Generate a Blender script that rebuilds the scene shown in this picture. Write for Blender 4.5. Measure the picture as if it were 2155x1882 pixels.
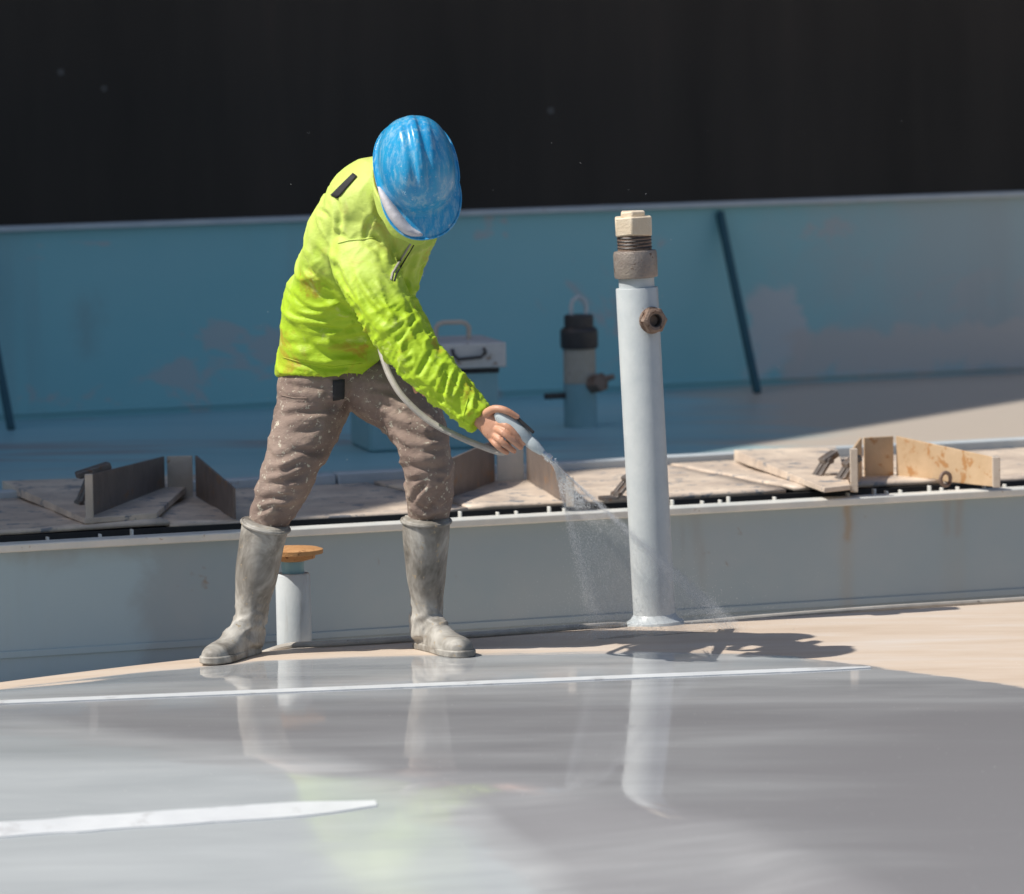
import bpy, bmesh, math, random
import numpy as np
from mathutils import Vector, Matrix, noise
from mathutils.bvhtree import BVHTree
R = math.radians
random.seed(11)
for o in list(bpy.data.objects): bpy.data.objects.remove(o)
scene = bpy.context.scene
COL = scene.collection
# ------------------------------------------------------------------ camera
F_PX = 11200.0; CX = 1077.5; CY = 941.0
CAM = Vector((0, -14, 1.75))
CM = Matrix.Rotation(R(90 - 4.98), 3, 'X') @ Matrix.Rotation(-0.019, 3, 'Z')
cam_d = bpy.data.cameras.new('camera'); cam = bpy.data.objects.new('camera', cam_d); COL.objects.link(cam)
cam.matrix_world = Matrix.Translation(CAM) @ CM.to_4x4()
cam_d.sensor_width = 36; cam_d.lens = 36 * F_PX / 2155.0
cam_d.clip_start = 0.1; cam_d.clip_end = 5000
cam_d.dof.use_dof = True; cam_d.dof.focus_distance = 14.0; cam_d.dof.aperture_fstop = 3.6
scene.camera = cam
# ------------------------------------------------------------------ sky and sun
SUN_AZ = Vector((-0.97, -0.25, 0)).normalized(); SUN_EL = R(52)
w = bpy.data.worlds.new('World'); scene.world = w; w.use_nodes = True
nt = w.node_tree; bg = nt.nodes['Background']
sky = nt.nodes.new('ShaderNodeTexSky'); sky.sky_type = 'NISHITA'; sky.sun_disc = False
sky.sun_elevation = SUN_EL; sky.sun_rotation = math.atan2(SUN_AZ.x, SUN_AZ.y)
sky.air_density = 1.0; sky.dust_density = 1.5
nt.links.new(sky.outputs[0], bg.inputs[0]); bg.inputs[1].default_value = 0.095
sd = bpy.data.lights.new('sun', 'SUN'); sd.energy = 4.9; sd.angle = R(0.5); sd.color = (1, .95, .87)
so = bpy.data.objects.new('sun', sd); COL.objects.link(so)
sdir = -(SUN_AZ * math.cos(SUN_EL) + Vector((0, 0, math.sin(SUN_EL))))
so.rotation_euler = sdir.to_track_quat('-Z', 'Y').to_euler(); so.location = (-8, -4, 12)
scene.view_settings.view_transform = 'Standard'; scene.view_settings.look = 'None'
scene.view_settings.exposure = 0.12; scene.view_settings.gamma = 1.0
scene.render.engine = 'CYCLES'
scene.render.resolution_x = 1024; scene.render.resolution_y = 894

# ------------------------------------------------------------------ layout helpers
def ray(px, py): return CM @ Vector(((px - CX) / F_PX, -(py - CY) / F_PX, -1))
def P(px, py, Y=0.0):                     # world point seen at px,py that stands at depth Y
    r = ray(px, py); return CAM + r * ((Y - CAM.y) / r.y)
def PZ(px, py, z):                        # world point seen at px,py lying at height z
    r = ray(px, py); return CAM + r * ((z - CAM.z) / r.z)
YAW = R(20); CU, SU = math.cos(YAW), math.sin(YAW)
def B(u, v, z=0.0): return Vector((u * CU - v * SU, u * SU + v * CU, z))   # barge frame to world
def U(p): return (p.x * CU + p.y * SU, -p.x * SU + p.y * CU)
def interp(x, tab):
    if x <= tab[0][0]: return tab[0][1]
    for (a, fa), (b, fb) in zip(tab, tab[1:]):
        if x <= b: return fa + (fb - fa) * max(0, (x - a)) / (b - a)
    return tab[-1][1]
YB = [(-8, 1.0), (-3, -.7), (-1.2, -1.30), (-.83, -1.66), (-.4, -1.98), (-.08, -2.45), (.12, -3.1), (.6, -5.5), (1.2, -8.5), (14, -30)]
YG = [(-8, -1.75), (-1.2, -1.80), (-.4, -1.95), (.0, -2.12), (.45, -2.6), (1.0, -3.8), (1.8, -7), (14, -30)]
def zdeck(u, v):
    z = 0.0
    if v < -0.2: z -= 0.0125 * (-0.2 - v) ** 2
    x, y = u * CU - v * SU, u * SU + v * CU
    e = interp(x, YG) - y                       # knuckle in the plating: the near left part falls away
    if e > -.12: z -= .10 * (e if e > .12 else (e + .12) ** 2 / .48)
    if v > 0.26: z -= min(0.115, 0.5 * (v - 0.26) ** 1.3)
    if u < -0.4:
        k = min(1, max(0, (v + .25) / .45)); k = k * k * (3 - 2 * k)
        z -= k * (0.048 * ((-0.4 - u) / 1.03) ** 1.5 if u > -3 else 0.19)
    return z
def PD(px, py):                           # point of the near deck seen at px,py
    r = ray(px, py); t = 4.0
    while t < 16:
        p = CAM + r * t
        if p.z < zdeck(*U(p)): break
        t += .02
    lo, hi = t - .02, t
    for _ in range(20):
        m = (lo + hi) / 2; p = CAM + r * m
        if p.z < zdeck(*U(p)): hi = m
        else: lo = m
    p = CAM + r * hi; return Vector((p.x, p.y, zdeck(*U(p))))

# ------------------------------------------------------------------ materials
def new_mat(name):
    m = bpy.data.materials.new(name); m.use_nodes = True
    return m, m.node_tree, m.node_tree.nodes['Principled BSDF']
def ramp(nt, fac, stops):
    r = nt.nodes.new('ShaderNodeValToRGB'); e = r.color_ramp.elements
    e[0].position, e[0].color = stops[0][0], (*stops[0][1], 1)
    e[1].position, e[1].color = stops[-1][0], (*stops[-1][1], 1)
    for p, c in stops[1:-1]:
        n = e.new(p); n.color = (*c, 1)
    nt.links.new(fac, r.inputs[0]); return r.outputs[0]
def nz(nt, scale, detail=5, rough=.6, stretch=(1, 1, 1), dist=0.0, off=(0, 0, 0), coord='Object'):
    tc = nt.nodes.new('ShaderNodeTexCoord'); mp = nt.nodes.new('ShaderNodeMapping')
    mp.inputs['Scale'].default_value = stretch; mp.inputs['Location'].default_value = off
    nt.links.new(tc.outputs[coord], mp.inputs[0])
    n = nt.nodes.new('ShaderNodeTexNoise'); n.inputs['Scale'].default_value = scale
    n.inputs['Detail'].default_value = min(detail, 4); n.inputs['Roughness'].default_value = rough; n.inputs['Distortion'].default_value = dist
    nt.links.new(mp.outputs[0], n.inputs['Vector']); return n.outputs['Fac']
def mixc(nt, fac, a, b):
    m = nt.nodes.new('ShaderNodeMix'); m.data_type = 'RGBA'
    if isinstance(fac, float): m.inputs[0].default_value = fac
    else: nt.links.new(fac, m.inputs[0])
    for s, x in ((6, a), (7, b)):
        if isinstance(x, tuple): m.inputs[s].default_value = (*x, 1)
        else: nt.links.new(x, m.inputs[s])
    return m.outputs[2]
def step(nt, v, lo, hi):
    m = nt.nodes.new('ShaderNodeMapRange'); m.interpolation_type = 'SMOOTHSTEP'
    m.inputs[1].default_value = lo; m.inputs[2].default_value = hi
    nt.links.new(v, m.inputs[0]); return m.outputs[0]
def mth(nt, op, a, b=None):
    m = nt.nodes.new('ShaderNodeMath'); m.operation = op
    for i, x in enumerate((a, b)):
        if x is None: continue
        if isinstance(x, (int, float)): m.inputs[i].default_value = x
        else: nt.links.new(x, m.inputs[i])
    return m.outputs[0]
def bump(nt, bs, h, strength=.3, dist=.01):
    b = nt.nodes.new('ShaderNodeBump'); b.inputs['Strength'].default_value = strength; b.inputs['Distance'].default_value = dist
    nt.links.new(h, b.inputs['Height']); nt.links.new(b.outputs[0], bs.inputs['Normal'])
def paint(name, base, alt, rough=.45, spots=None, spot_at=.62, scale=6, stretch=(1, 1, 1), metallic=0.0, bstr=.15, streak=None, streak_at=.6):
    """painted or worn surface: two close tones, then spots of rust / bare metal / splatter, then vertical streaks"""
    m, nt, bs = new_mat(name)
    n1 = nz(nt, scale, 6, .65, stretch)
    c = ramp(nt, n1, [(.3, base), (.7, alt)])
    if spots:
        n2 = nz(nt, scale * 2.3, 8, .7, stretch, .4, (3.1, 7.7, 1.3))
        c = mixc(nt, step(nt, n2, spot_at, spot_at + .06), c, spots)
    if streak:
        n3 = nz(nt, scale * 2.0, 4, .6, (stretch[0], stretch[1], .12), .2, (9.1, 2.2, 4.3))
        c = mixc(nt, step(nt, n3, streak_at, streak_at + .2), c, streak)
    nt.links.new(c, bs.inputs['Base Color'])
    nr = nz(nt, scale * 3, 2, .6, stretch, 0, (1, 5, 2))
    rr = nt.nodes.new('ShaderNodeMapRange'); rr.inputs[3].default_value = max(.04, rough - .12); rr.inputs[4].default_value = min(1, rough + .15)
    nt.links.new(nr, rr.inputs[0]); nt.links.new(rr.outputs[0], bs.inputs['Roughness'])
    bs.inputs['Metallic'].default_value = metallic
    nb = nz(nt, scale * 9, 3, .6, stretch); bump(nt, bs, nb, bstr, .004)
    return m
M = {}
M['bulwark'] = paint('bulwark_teal', (.22, .50, .54), (.27, .53, .565), .4, (.40, .47, .48), .58, .95, (1, 1, 1.3), bstr=.05, streak=(.24, .36, .39), streak_at=.58)
M['brace'] = paint('brace_teal', (.018, .075, .10), (.025, .09, .115), .6)
def region(nt, x0, x1, z0, z1, soft, wob, seed):
    """noise-edged rectangular patch of repaint, wear or painted shade tone in the object's own x / z"""
    tc = nt.nodes.new('ShaderNodeTexCoord'); sx = nt.nodes.new('ShaderNodeSeparateXYZ'); nt.links.new(tc.outputs['Object'], sx.inputs[0])
    wv = mth(nt, 'MULTIPLY', mth(nt, 'SUBTRACT', nz(nt, 5, 6, .65, (1, 1, 1), .3, seed), .5), wob)
    X = mth(nt, 'ADD', sx.outputs[0], wv); Z = mth(nt, 'ADD', sx.outputs[2], mth(nt, 'MULTIPLY', wv, .8))
    a = mth(nt, 'MULTIPLY', step(nt, X, x0 - soft, x0 + soft), mth(nt, 'SUBTRACT', 1.0, step(nt, X, x1 - soft, x1 + soft)))
    b = mth(nt, 'MULTIPLY', step(nt, Z, z0 - soft, z0 + soft), mth(nt, 'SUBTRACT', 1.0, step(nt, Z, z1 - soft, z1 + soft)))
    return mth(nt, 'MULTIPLY', a, b)
def overlay(m, mask_fn, col, amt):
    nt = m.node_tree; bs = nt.nodes['Principled BSDF']; src = bs.inputs['Base Color'].links[0].from_socket
    nt.links.new(mixc(nt, mth(nt, 'MULTIPLY', mask_fn(nt), amt), src, col), bs.inputs['Base Color'])
overlay(M['bulwark'], lambda nt: region(nt, 3.1, 30, -1, 2, .5, .9, (3, 1, 2)), (.40, .44, .45), .75)
overlay(M['bulwark'], lambda nt: region(nt, 2.77, 2.95, .04, .36, .03, .34, (1, 7, 2)), (.52, .53, .54), .85)
overlay(M['bulwark'], lambda nt: region(nt, 2.90, 6.0, .02, .19, .03, .34, (5, 7, 2)), (.50, .47, .45), .85)
overlay(M['bulwark'], lambda nt: region(nt, .19, .25, .22, .42, .05, .22, (5, 2, 9)), (.24, .30, .31), .45)
M['teal'] = paint('fitting_teal', (.19, .36, .40), (.24, .40, .44), .42, (.19, .16, .14), .68, 7)
M['pale_edge'] = paint('pale_edge', (.42, .47, .50), (.52, .55, .56), .45, (.30, .24, .20), .66, 9)
M['coaming'] = paint('coaming_grey', (.265, .345, .39), (.325, .38, .41), .4, (.26, .23, .19), .66, 2.2, streak=(.24, .215, .18), streak_at=.62, bstr=.05)
overlay(M['coaming'], lambda nt: region(nt, -9, -.72, -.5, .30, .05, .25, (5, 2, 4)), (.36, .50, .57), .7)  # bluish tone painted in for the sky-lit shade at the left end
for cx_, am_ in ((1.41, .75), (1.77, .3), (1.73, .25)):
    overlay(M['coaming'], lambda nt, c_=cx_: region(nt, c_ - .006, c_ + .009, .22, .40, .014, .05, (c_, 2, 4)), (.30, .20, .10), am_)
    overlay(M['coaming'], lambda nt, c_=cx_: region(nt, c_ - .012, c_ + .012, .02, .40, .03, .05, (c_, 5, 4)), (.34, .27, .18), am_ * .5)
M['lip'] = paint('coaming_lip', (.55, .57, .55), (.70, .68, .63), .4, (.36, .26, .18), .66, 10)
M['rubber'] = paint('dark_gasket', (.02, .02, .022), (.035, .033, .032), .7)
M['top_plate'] = paint('worn_top_plate', (.44, .36, .30), (.76, .63, .50), .45, (.24, .24, .25), .57, 6, bstr=.6, streak=(.34, .25, .17), streak_at=.62)
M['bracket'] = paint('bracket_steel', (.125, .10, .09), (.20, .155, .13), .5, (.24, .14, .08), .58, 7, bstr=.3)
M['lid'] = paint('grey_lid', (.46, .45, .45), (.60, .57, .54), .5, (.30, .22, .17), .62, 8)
M['bracket_lit'] = paint('bracket_pale', (.46, .38, .30), (.56, .49, .42), .5, (.38, .23, .11), .60, 9, bstr=.3)  # paler copy of the bracket steel, with the lit look in its colour
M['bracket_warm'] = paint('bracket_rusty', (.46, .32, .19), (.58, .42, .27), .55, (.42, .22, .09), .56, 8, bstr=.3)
M['clamp'] = paint('clamp_steel', (.10, .09, .09), (.22, .19, .17), .4, (.18, .10, .06), .58, 20, metallic=.4, bstr=.4)
M['pipe'] = paint('pipe_grey', (.46, .50, .52), (.55, .58, .59), .36, (.34, .29, .24), .69, 11, streak=(.38, .38, .37), streak_at=.60, bstr=.15)
M['rust'] = paint('rusty_steel', (.20, .13, .095), (.27, .20, .16), .6, (.12, .06, .035), .56, 26, metallic=.25, bstr=.7)
M['coupling'] = paint('worn_coupling', (.24, .20, .18), (.36, .31, .27), .45, (.16, .10, .07), .60, 20, metallic=.35, bstr=.5)
M['rust_orange'] = paint('rusty_orange', (.42, .20, .07), (.55, .30, .13), .7, (.22, .09, .03), .6, 24, bstr=.6)
M['brass'] = paint('pale_brass_plug', (.66, .53, .38), (.74, .64, .50), .5, (.42, .27, .14), .66, 22, bstr=.4)
M['dark_cap'] = paint('dark_cap', (.03, .026, .026), (.05, .042, .04), .5, (.09, .055, .04), .62, 18)
M['tan'] = paint('tan_patch', (.36, .31, .24), (.45, .40, .34), .6, (.20, .13, .09), .62, 18)
M['line'] = paint('white_line', (.56, .58, .60), (.70, .72, .73), .35, (.52, .53, .54), .58, 3, bstr=.3)
M['hose'] = paint('grey_hose', (.30, .28, .25), (.42, .39, .35), .5, (.18, .16, .14), .64, 20)
M['gun'] = paint('gun_grey', (.42, .48, .50), (.55, .60, .60), .35, (.25, .27, .28), .64, 25)
M['metal'] = paint('bright_metal', (.55, .57, .58), (.66, .67, .67), .25, None, metallic=.85, scale=20)
M['black'] = paint('black_cloth', (.015, .015, .017), (.03, .03, .032), .8)
M['skin'] = paint('skin', (.50, .24, .14), (.60, .33, .22), .5, (.42, .15, .09), .62, 26, bstr=.2)
M['mask'] = paint('white_cloth', (.50, .48, .50), (.62, .60, .62), .8, scale=12)
M['shade_wall'] = paint('shade_wall_white', (.60, .62, .62), (.68, .68, .66), .5, (.4, .3, .22), .74, 1.2)
M['glass'] = paint('dark_glass', (.02, .03, .035), (.03, .04, .045), .12)

def make_jacket_mat():
    m, nt, bs = new_mat('lime_jacket')
    c = ramp(nt, nz(nt, 7, 5), [(.3, (.345, .54, .008)), (.7, (.44, .63, .014))])
    c = mixc(nt, mth(nt, 'MULTIPLY', step(nt, nz(nt, 7.5, 6, .7, (1, 1, 1), .5, (4, 2, 9)), .55, .70), .85), c, (.42, .27, .015))
    c = mixc(nt, mth(nt, 'MULTIPLY', step(nt, nz(nt, 55, 6, .8, (1, 1, 1), .3, (1, 2, 3)), .66, .72), .6), c, (.30, .36, .06))
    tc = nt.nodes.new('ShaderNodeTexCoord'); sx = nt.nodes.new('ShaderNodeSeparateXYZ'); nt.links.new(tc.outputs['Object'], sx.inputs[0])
    sun_pale = mth(nt, 'MULTIPLY', step(nt, mth(nt, 'ADD', sx.outputs[2], mth(nt, 'MULTIPLY', mth(nt, 'SUBTRACT', nz(nt, 6, 4, .6, (1, 1, 1), .3, (7, 3, 1)), .5), .5)), .93, 1.16), .62)
    c = mixc(nt, sun_pale, c, (.60, .68, .20))  # sunlit whitening painted into the upper part of the jacket
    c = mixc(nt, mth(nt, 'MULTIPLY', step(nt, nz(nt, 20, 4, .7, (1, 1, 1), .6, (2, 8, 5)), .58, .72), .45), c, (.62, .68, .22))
    nt.links.new(c, bs.inputs['Base Color']); bs.inputs['Roughness'].default_value = .62
    bs.inputs['Sheen Weight'].default_value = .12; bs.inputs['Sheen Tint'].default_value = (.8, 1, .4, 1)
    h = mth(nt, 'ADD', nz(nt, 38, 5, .65, (1, 1, 1.6)), mth(nt, 'MULTIPLY', nz(nt, 500, 2), .15)); bump(nt, bs, h, .30, .008)
    return m
def make_trouser_mat():
    m, nt, bs = new_mat('mauve_brown_trousers')
    c = ramp(nt, nz(nt, 8, 6), [(.3, (.17, .118, .098)), (.7, (.30, .225, .185))])
    c = mixc(nt, step(nt, nz(nt, 60, 8, .75, (1, 1, 1), .3), .585, .66), c, (.56, .52, .42))
    c = mixc(nt, mth(nt, 'MULTIPLY', step(nt, nz(nt, 9, 6, .7, (1, 1, 1), .3, (5, 5, 1)), .55, .7), .7), c, (.33, .26, .20))
    nt.links.new(c, bs.inputs['Base Color']); bs.inputs['Roughness'].default_value = .85
    h = mth(nt, 'ADD', nz(nt, 40, 5, .65, (1, 1, 1.8)), mth(nt, 'MULTIPLY', nz(nt, 400, 2), .12)); bump(nt, bs, h, .45, .010)
    return m
def make_boot_mat():
    m, nt, bs = new_mat('muddy_rubber')
    c = ramp(nt, nz(nt, 10, 7, .7, (1, 1, .7), .5), [(.34, (.12, .108, .09)), (.48, (.25, .232, .205)), (.64, (.44, .42, .38))])
    c = mixc(nt, step(nt, nz(nt, 45, 8, .75), .6, .68), c, (.34, .27, .18))
    c = mixc(nt, step(nt, nz(nt, 5, 4, .6, (1, 1, .5), .4, (8, 1, 2)), .56, .68), c, (.15, .148, .14))
    nt.links.new(c, bs.inputs['Base Color']); bs.inputs['Roughness'].default_value = .55
    bump(nt, bs, nz(nt, 60, 6, .7), .3, .005)
    return m
def make_helmet_mat():
    m, nt, bs = new_mat('scuffed_blue_shell')
    c = ramp(nt, nz(nt, 12, 5), [(.3, (.006, .24, .52)), (.7, (.015, .33, .60))])
    c = mixc(nt, mth(nt, 'MULTIPLY', step(nt, nz(nt, 70, 8, .8, (1, 1, .3), .3), .46, .66), .62), c, (.30, .50, .62))
    c = mixc(nt, mth(nt, 'MULTIPLY', step(nt, nz(nt, 130, 4, .7), .64, .70), .8), c, (.62, .70, .74))
    nt.links.new(c, bs.inputs['Base Color']); bs.inputs['Roughness'].default_value = .32
    bs.inputs['Coat Weight'].default_value = .3; bs.inputs['Coat Roughness'].default_value = .2
    bump(nt, bs, nz(nt, 70, 6, .7), .12, .003)
    return m
def make_hull_mat():
    m, nt, bs = new_mat('black_hull_paint')
    c = ramp(nt, nz(nt, 2.2, 5, .6, (1, 1, .12)), [(.35, (.062, .050, .041)), (.6, (.082, .065, .053)), (.75, (.108, .076, .062))])
    tc = nt.nodes.new('ShaderNodeTexCoord'); v = nt.nodes.new('ShaderNodeTexVoronoi'); v.inputs['Scale'].default_value = 5.0
    nt.links.new(tc.outputs['Object'], v.inputs['Vector'])
    sp = nt.nodes.new('ShaderNodeSeparateColor'); nt.links.new(v.outputs['Color'], sp.inputs[0])
    rad = mth(nt, 'MULTIPLY', mth(nt, 'MAXIMUM', mth(nt, 'SUBTRACT', sp.outputs[0], .66), 0.0), .24)
    spot = mth(nt, 'LESS_THAN', v.outputs['Distance'], rad)
    c = mixc(nt, spot, c, (.28, .26, .24))
    nt.links.new(c, bs.inputs['Base Color']); bs.inputs['Roughness'].default_value = .6; bs.inputs['Specular IOR Level'].default_value = .12
    return m
def make_deck_mat():
    m, nt, bs = new_mat('wet_deck')
    def att(n):
        a = nt.nodes.new('ShaderNodeAttribute'); a.attribute_name = n; return a.outputs['Fac']
    wet, glare = att('wet'), att('glare')
    edge = nz(nt, 5, 6, .65, (.5, 1.6, 1), .6)
    wet = step(nt, mth(nt, 'ADD', wet, mth(nt, 'MULTIPLY', mth(nt, 'SUBTRACT', edge, .5), .55)), .42, .60)
    dry = ramp(nt, nz(nt, 3.5, 8, .65, (.4, 1.8, 1)), [(.3, (.49, .385, .295)), (.5, (.555, .455, .365)), (.72, (.585, .52, .46))])
    wetc = ramp(nt, nz(nt, 2.2, 7, .65, (.35, 1.7, 1), .3), [(.3, (.26, .266, .277)), (.5, (.385, .395, .403)), (.7, (.48, .49, .497))])
    glarec = ramp(nt, nz(nt, 2.6, 7, .65, (.35, 1.7, 1), .3), [(.3, (.345, .37, .382)), (.7, (.455, .48, .492))])
    dn = step(nt, mth(nt, 'ADD', att('dark_refl'), mth(nt, 'MULTIPLY', mth(nt, 'SUBTRACT', nz(nt, 1.6, 6, .65, (.3, 1.8, 1), .5, (4, 4, 0)), .5), .8)), .25, .95)
    wetc = mixc(nt, dn, wetc, (.245, .243, .254))  # darker tone painted in for dark reflections
    wetc = mixc(nt, step(nt, mth(nt, 'ADD', glare, mth(nt, 'MULTIPLY', mth(nt, 'SUBTRACT', edge, .5), .5)), .4, .62), wetc, glarec)
    c = mixc(nt, wet, dry, wetc)
    sp = step(nt, nz(nt, 85, 3, .6, (1, 1, 1)), .70, .75)
    c = mixc(nt, mth(nt, 'MULTIPLY', sp, .5), c, (.72, .72, .72))
    nt.links.new(c, bs.inputs['Base Color'])
    rr = nt.nodes.new('ShaderNodeMapRange'); rr.inputs[3].default_value = .6; rr.inputs[4].default_value = .05
    nt.links.new(wet, rr.inputs[0])
    r2 = mth(nt, 'ADD', mth(nt, 'ADD', rr.outputs[0], mth(nt, 'MULTIPLY', step(nt, nz(nt, 2.4, 6, .7, (.25, 2.6, 1), .3, (2, 9, 0)), .45, .75), .13)), mth(nt, 'MULTIPLY', glare, .05)); nt.links.new(r2, bs.inputs['Roughness'])
    bs.inputs['IOR'].default_value = 1.42
    h = mth(nt, 'ADD', nz(nt, 3.0, 4, .55, (.5, 1.5, 1)), mth(nt, 'MULTIPLY', nz(nt, 26, 4, .6), .05)); bump(nt, bs, h, .065, .012)
    return m
def make_far_deck_mat():
    m, nt, bs = new_mat('far_deck_teal')
    c = ramp(nt, nz(nt, 1.5, 7, .65, (.5, 1.8, 1), .4), [(.3, (.23, .44, .49)), (.5, (.28, .49, .54)), (.68, (.35, .52, .55))])
    c = mixc(nt, step(nt, nz(nt, 1.1, 6, .65, (.45, 1.6, 1), .5, (3.2, 1.4, 0)), .55, .66), c, (.32, .30, .30))
    c = mixc(nt, step(nt, nz(nt, 4.5, 6, .7, (.5, 1.6, 1), .4, (1.2, 6.4, 0)), .68, .74), c, (.42, .36, .34))
    tc = nt.nodes.new('ShaderNodeTexCoord'); sx = nt.nodes.new('ShaderNodeSeparateXYZ'); nt.links.new(tc.outputs['Object'], sx.inputs[0])
    bright = step(nt, mth(nt, 'ADD', sx.outputs[0], mth(nt, 'MULTIPLY', mth(nt, 'SUBTRACT', nz(nt, 1.6, 6, .65, (.5, 1.6, 1)), .5), 1.4)), .55, 1.0)
    c = mixc(nt, bright, c, (.50, .43, .36))  # beige of the sunlit wedge painted onto the right end
    nt.links.new(c, bs.inputs['Base Color']); bs.inputs['Roughness'].default_value = .38
    bump(nt, bs, nz(nt, 8, 5), .1, .01)
    return m
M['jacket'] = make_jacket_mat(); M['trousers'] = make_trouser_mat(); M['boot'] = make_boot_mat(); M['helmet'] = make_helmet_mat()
M['hull'] = make_hull_mat(); M['deck'] = make_deck_mat(); M['far_deck'] = make_far_deck_mat()
def make_water():
    m, nt, bs = new_mat('harbour_water')
    bs.inputs['Base Color'].default_value = (.02, .05, .055, 1); bs.inputs['Roughness'].default_value = .08
    bump(nt, bs, nz(nt, .8, 6), .4, .1); return m
M['water'] = make_water()
def make_drop():
    m, nt, bs = new_mat('water_drop')
    bs.inputs['Base Color'].default_value = (.93, .95, .96, 1); bs.inputs['Roughness'].default_value = .25
    return m
M['drop'] = make_drop()
def make_mist(name, dens):
    m = bpy.data.materials.new(name); m.use_nodes = True; nt = m.node_tree; nt.nodes.clear()
    out = nt.nodes.new('ShaderNodeOutputMaterial'); pv = nt.nodes.new('ShaderNodeVolumePrincipled')
    pv.inputs['Color'].default_value = (.96, .98, 1, 1); pv.inputs['Density'].default_value = dens
    nt.links.new(pv.outputs[0], out.inputs['Volume'])
    return m

# ------------------------------------------------------------------ mesh helpers
class MB:
    def __init__(s): s.v = []; s.f = []
    def add(s, vs, fs):
        n = len(s.v); s.v += [Vector(x) for x in vs]; s.f += [[n + i for i in f] for f in fs]
    def hexa(s, b, t):                                   # bottom 4, top 4 (ccw seen from above)
        s.add(list(b) + list(t), [(3, 2, 1, 0), (4, 5, 6, 7), (0, 1, 5, 4), (1, 2, 6, 5), (2, 3, 7, 6), (3, 0, 4, 7)])
    def box(s, x0, x1, y0, y1, z0, z1):
        s.hexa([(x0, y0, z0), (x1, y0, z0), (x1, y1, z0), (x0, y1, z0)], [(x0, y0, z1), (x1, y0, z1), (x1, y1, z1), (x0, y1, z1)])
    def prism(s, pts, z0, z1):
        n = len(pts)
        s.add([(p[0], p[1], z0) for p in pts] + [(p[0], p[1], z1) for p in pts],
              [list(range(n))[::-1], list(range(n, 2 * n))] + [(i, (i + 1) % n, n + (i + 1) % n, n + i) for i in range(n)])
    def bar(s, a, b, wd, th, up=Vector((0, 0, 1))):      # rectangular bar from a to b
        a, b = Vector(a), Vector(b); t = (b - a).normalized(); sd = t.cross(up)
        if sd.length < 1e-4: sd = t.cross(Vector((1, 0, 0)))
        sd.normalize(); u2 = sd.cross(t); q = [(-1, -1), (1, -1), (1, 1), (-1, 1)]
        s.hexa([a + sd * (i * wd / 2) + u2 * (j * th / 2) for i, j in q], [b + sd * (i * wd / 2) + u2 * (j * th / 2) for i, j in q])
    def tube(s, pts, rad, n=12, cap=True):
        pts = [Vector(p) for p in pts]; rings = []; up = None
        for i, p in enumerate(pts):
            t = (pts[min(i + 1, len(pts) - 1)] - pts[max(i - 1, 0)]).normalized()
            if up is None: up = Vector((0, 0, 1)) if abs(t.z) < .9 else Vector((1, 0, 0))
            sd = t.cross(up).normalized(); up = sd.cross(t)
            r = rad[i] if isinstance(rad, (list, tuple)) else rad
            rings.append([p + (sd * math.cos(2 * math.pi * k / n) + up * math.sin(2 * math.pi * k / n)) * r for k in range(n)])
        s.rings(rings, cap)
    def rings(s, rings, cap=True):
        n = len(rings[0]); vs = [p for r in rings for p in r]; fs = []
        for i in range(len(rings) - 1):
            for k in range(n):
                fs.append((i * n + k, i * n + (k + 1) % n, (i + 1) * n + (k + 1) % n, (i + 1) * n + k))
        if cap: fs += [list(range(n))[::-1], [(len(rings) - 1) * n + k for k in range(n)]]
        s.add(vs, fs)
    def lathe(s, prof, n=28, origin=(0, 0, 0)):          # prof: (radius, z)
        o = Vector(origin)
        s.rings([[o + Vector((r * math.cos(2 * math.pi * k / n), r * math.sin(2 * math.pi * k / n), z)) for k in range(n)] for r, z in prof])
    def hexn(s, r, z0, z1, rot=0, n=6):
        s.prism([(r * math.cos(rot + 2 * math.pi * k / n), r * math.sin(rot + 2 * math.pi * k / n)) for k in range(n)], z0, z1)
    def xf(s, mat):
        s.v = [mat @ x for x in s.v]; return s
    def build(s, name, mat, parent=None, smooth=True, bevel=0.0, angle=35, loc=None):
        me = bpy.data.meshes.new(name)
        L = Vector(loc) if loc is not None else Vector((0, 0, 0))
        me.from_pydata([tuple(x - L) for x in s.v], [], s.f)
        bm = bmesh.new(); bm.from_mesh(me)
        if getattr(s, 'weld', False): bmesh.ops.remove_doubles(bm, verts=bm.verts, dist=1e-5)
        bmesh.ops.recalc_face_normals(bm, faces=bm.faces); bm.to_mesh(me); bm.free()
        me.materials.append(mat)
        if smooth:
            me.polygons.foreach_set('use_smooth', [True] * len(me.polygons)); me.set_sharp_from_angle(angle=R(angle))
        o = bpy.data.objects.new(name, me); COL.objects.link(o)
        o.location = L
        if parent: o.parent = parent
        if bevel:
            b = o.modifiers.new('bevel', 'BEVEL'); b.width = bevel; b.segments = 2; b.limit_method = 'ANGLE'; b.angle_limit = R(40)
        return o
def tag(o, label=None, cat=None, group=None, kind=None):
    for k, x in (('label', label), ('category', cat), ('group', group), ('kind', kind)):
        if x: o[k] = x
    return o
def empty(name, loc, rz=0.0):
    o = bpy.data.objects.new(name, None); COL.objects.link(o); o.location = loc; o.rotation_euler = (0, 0, rz); o.empty_display_size = .1
    return o

# ================================================================== SETTING
mb = MB(); mb.add([(-2000, -2000, -2.6), (2000, -2000, -2.6), (2000, 2000, -2.6), (-2000, 2000, -2.6)], [(0, 1, 2, 3)])
tag(mb.build('water', M['water'], smooth=False), 'calm dark harbour water around the barge', kind='structure')

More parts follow.
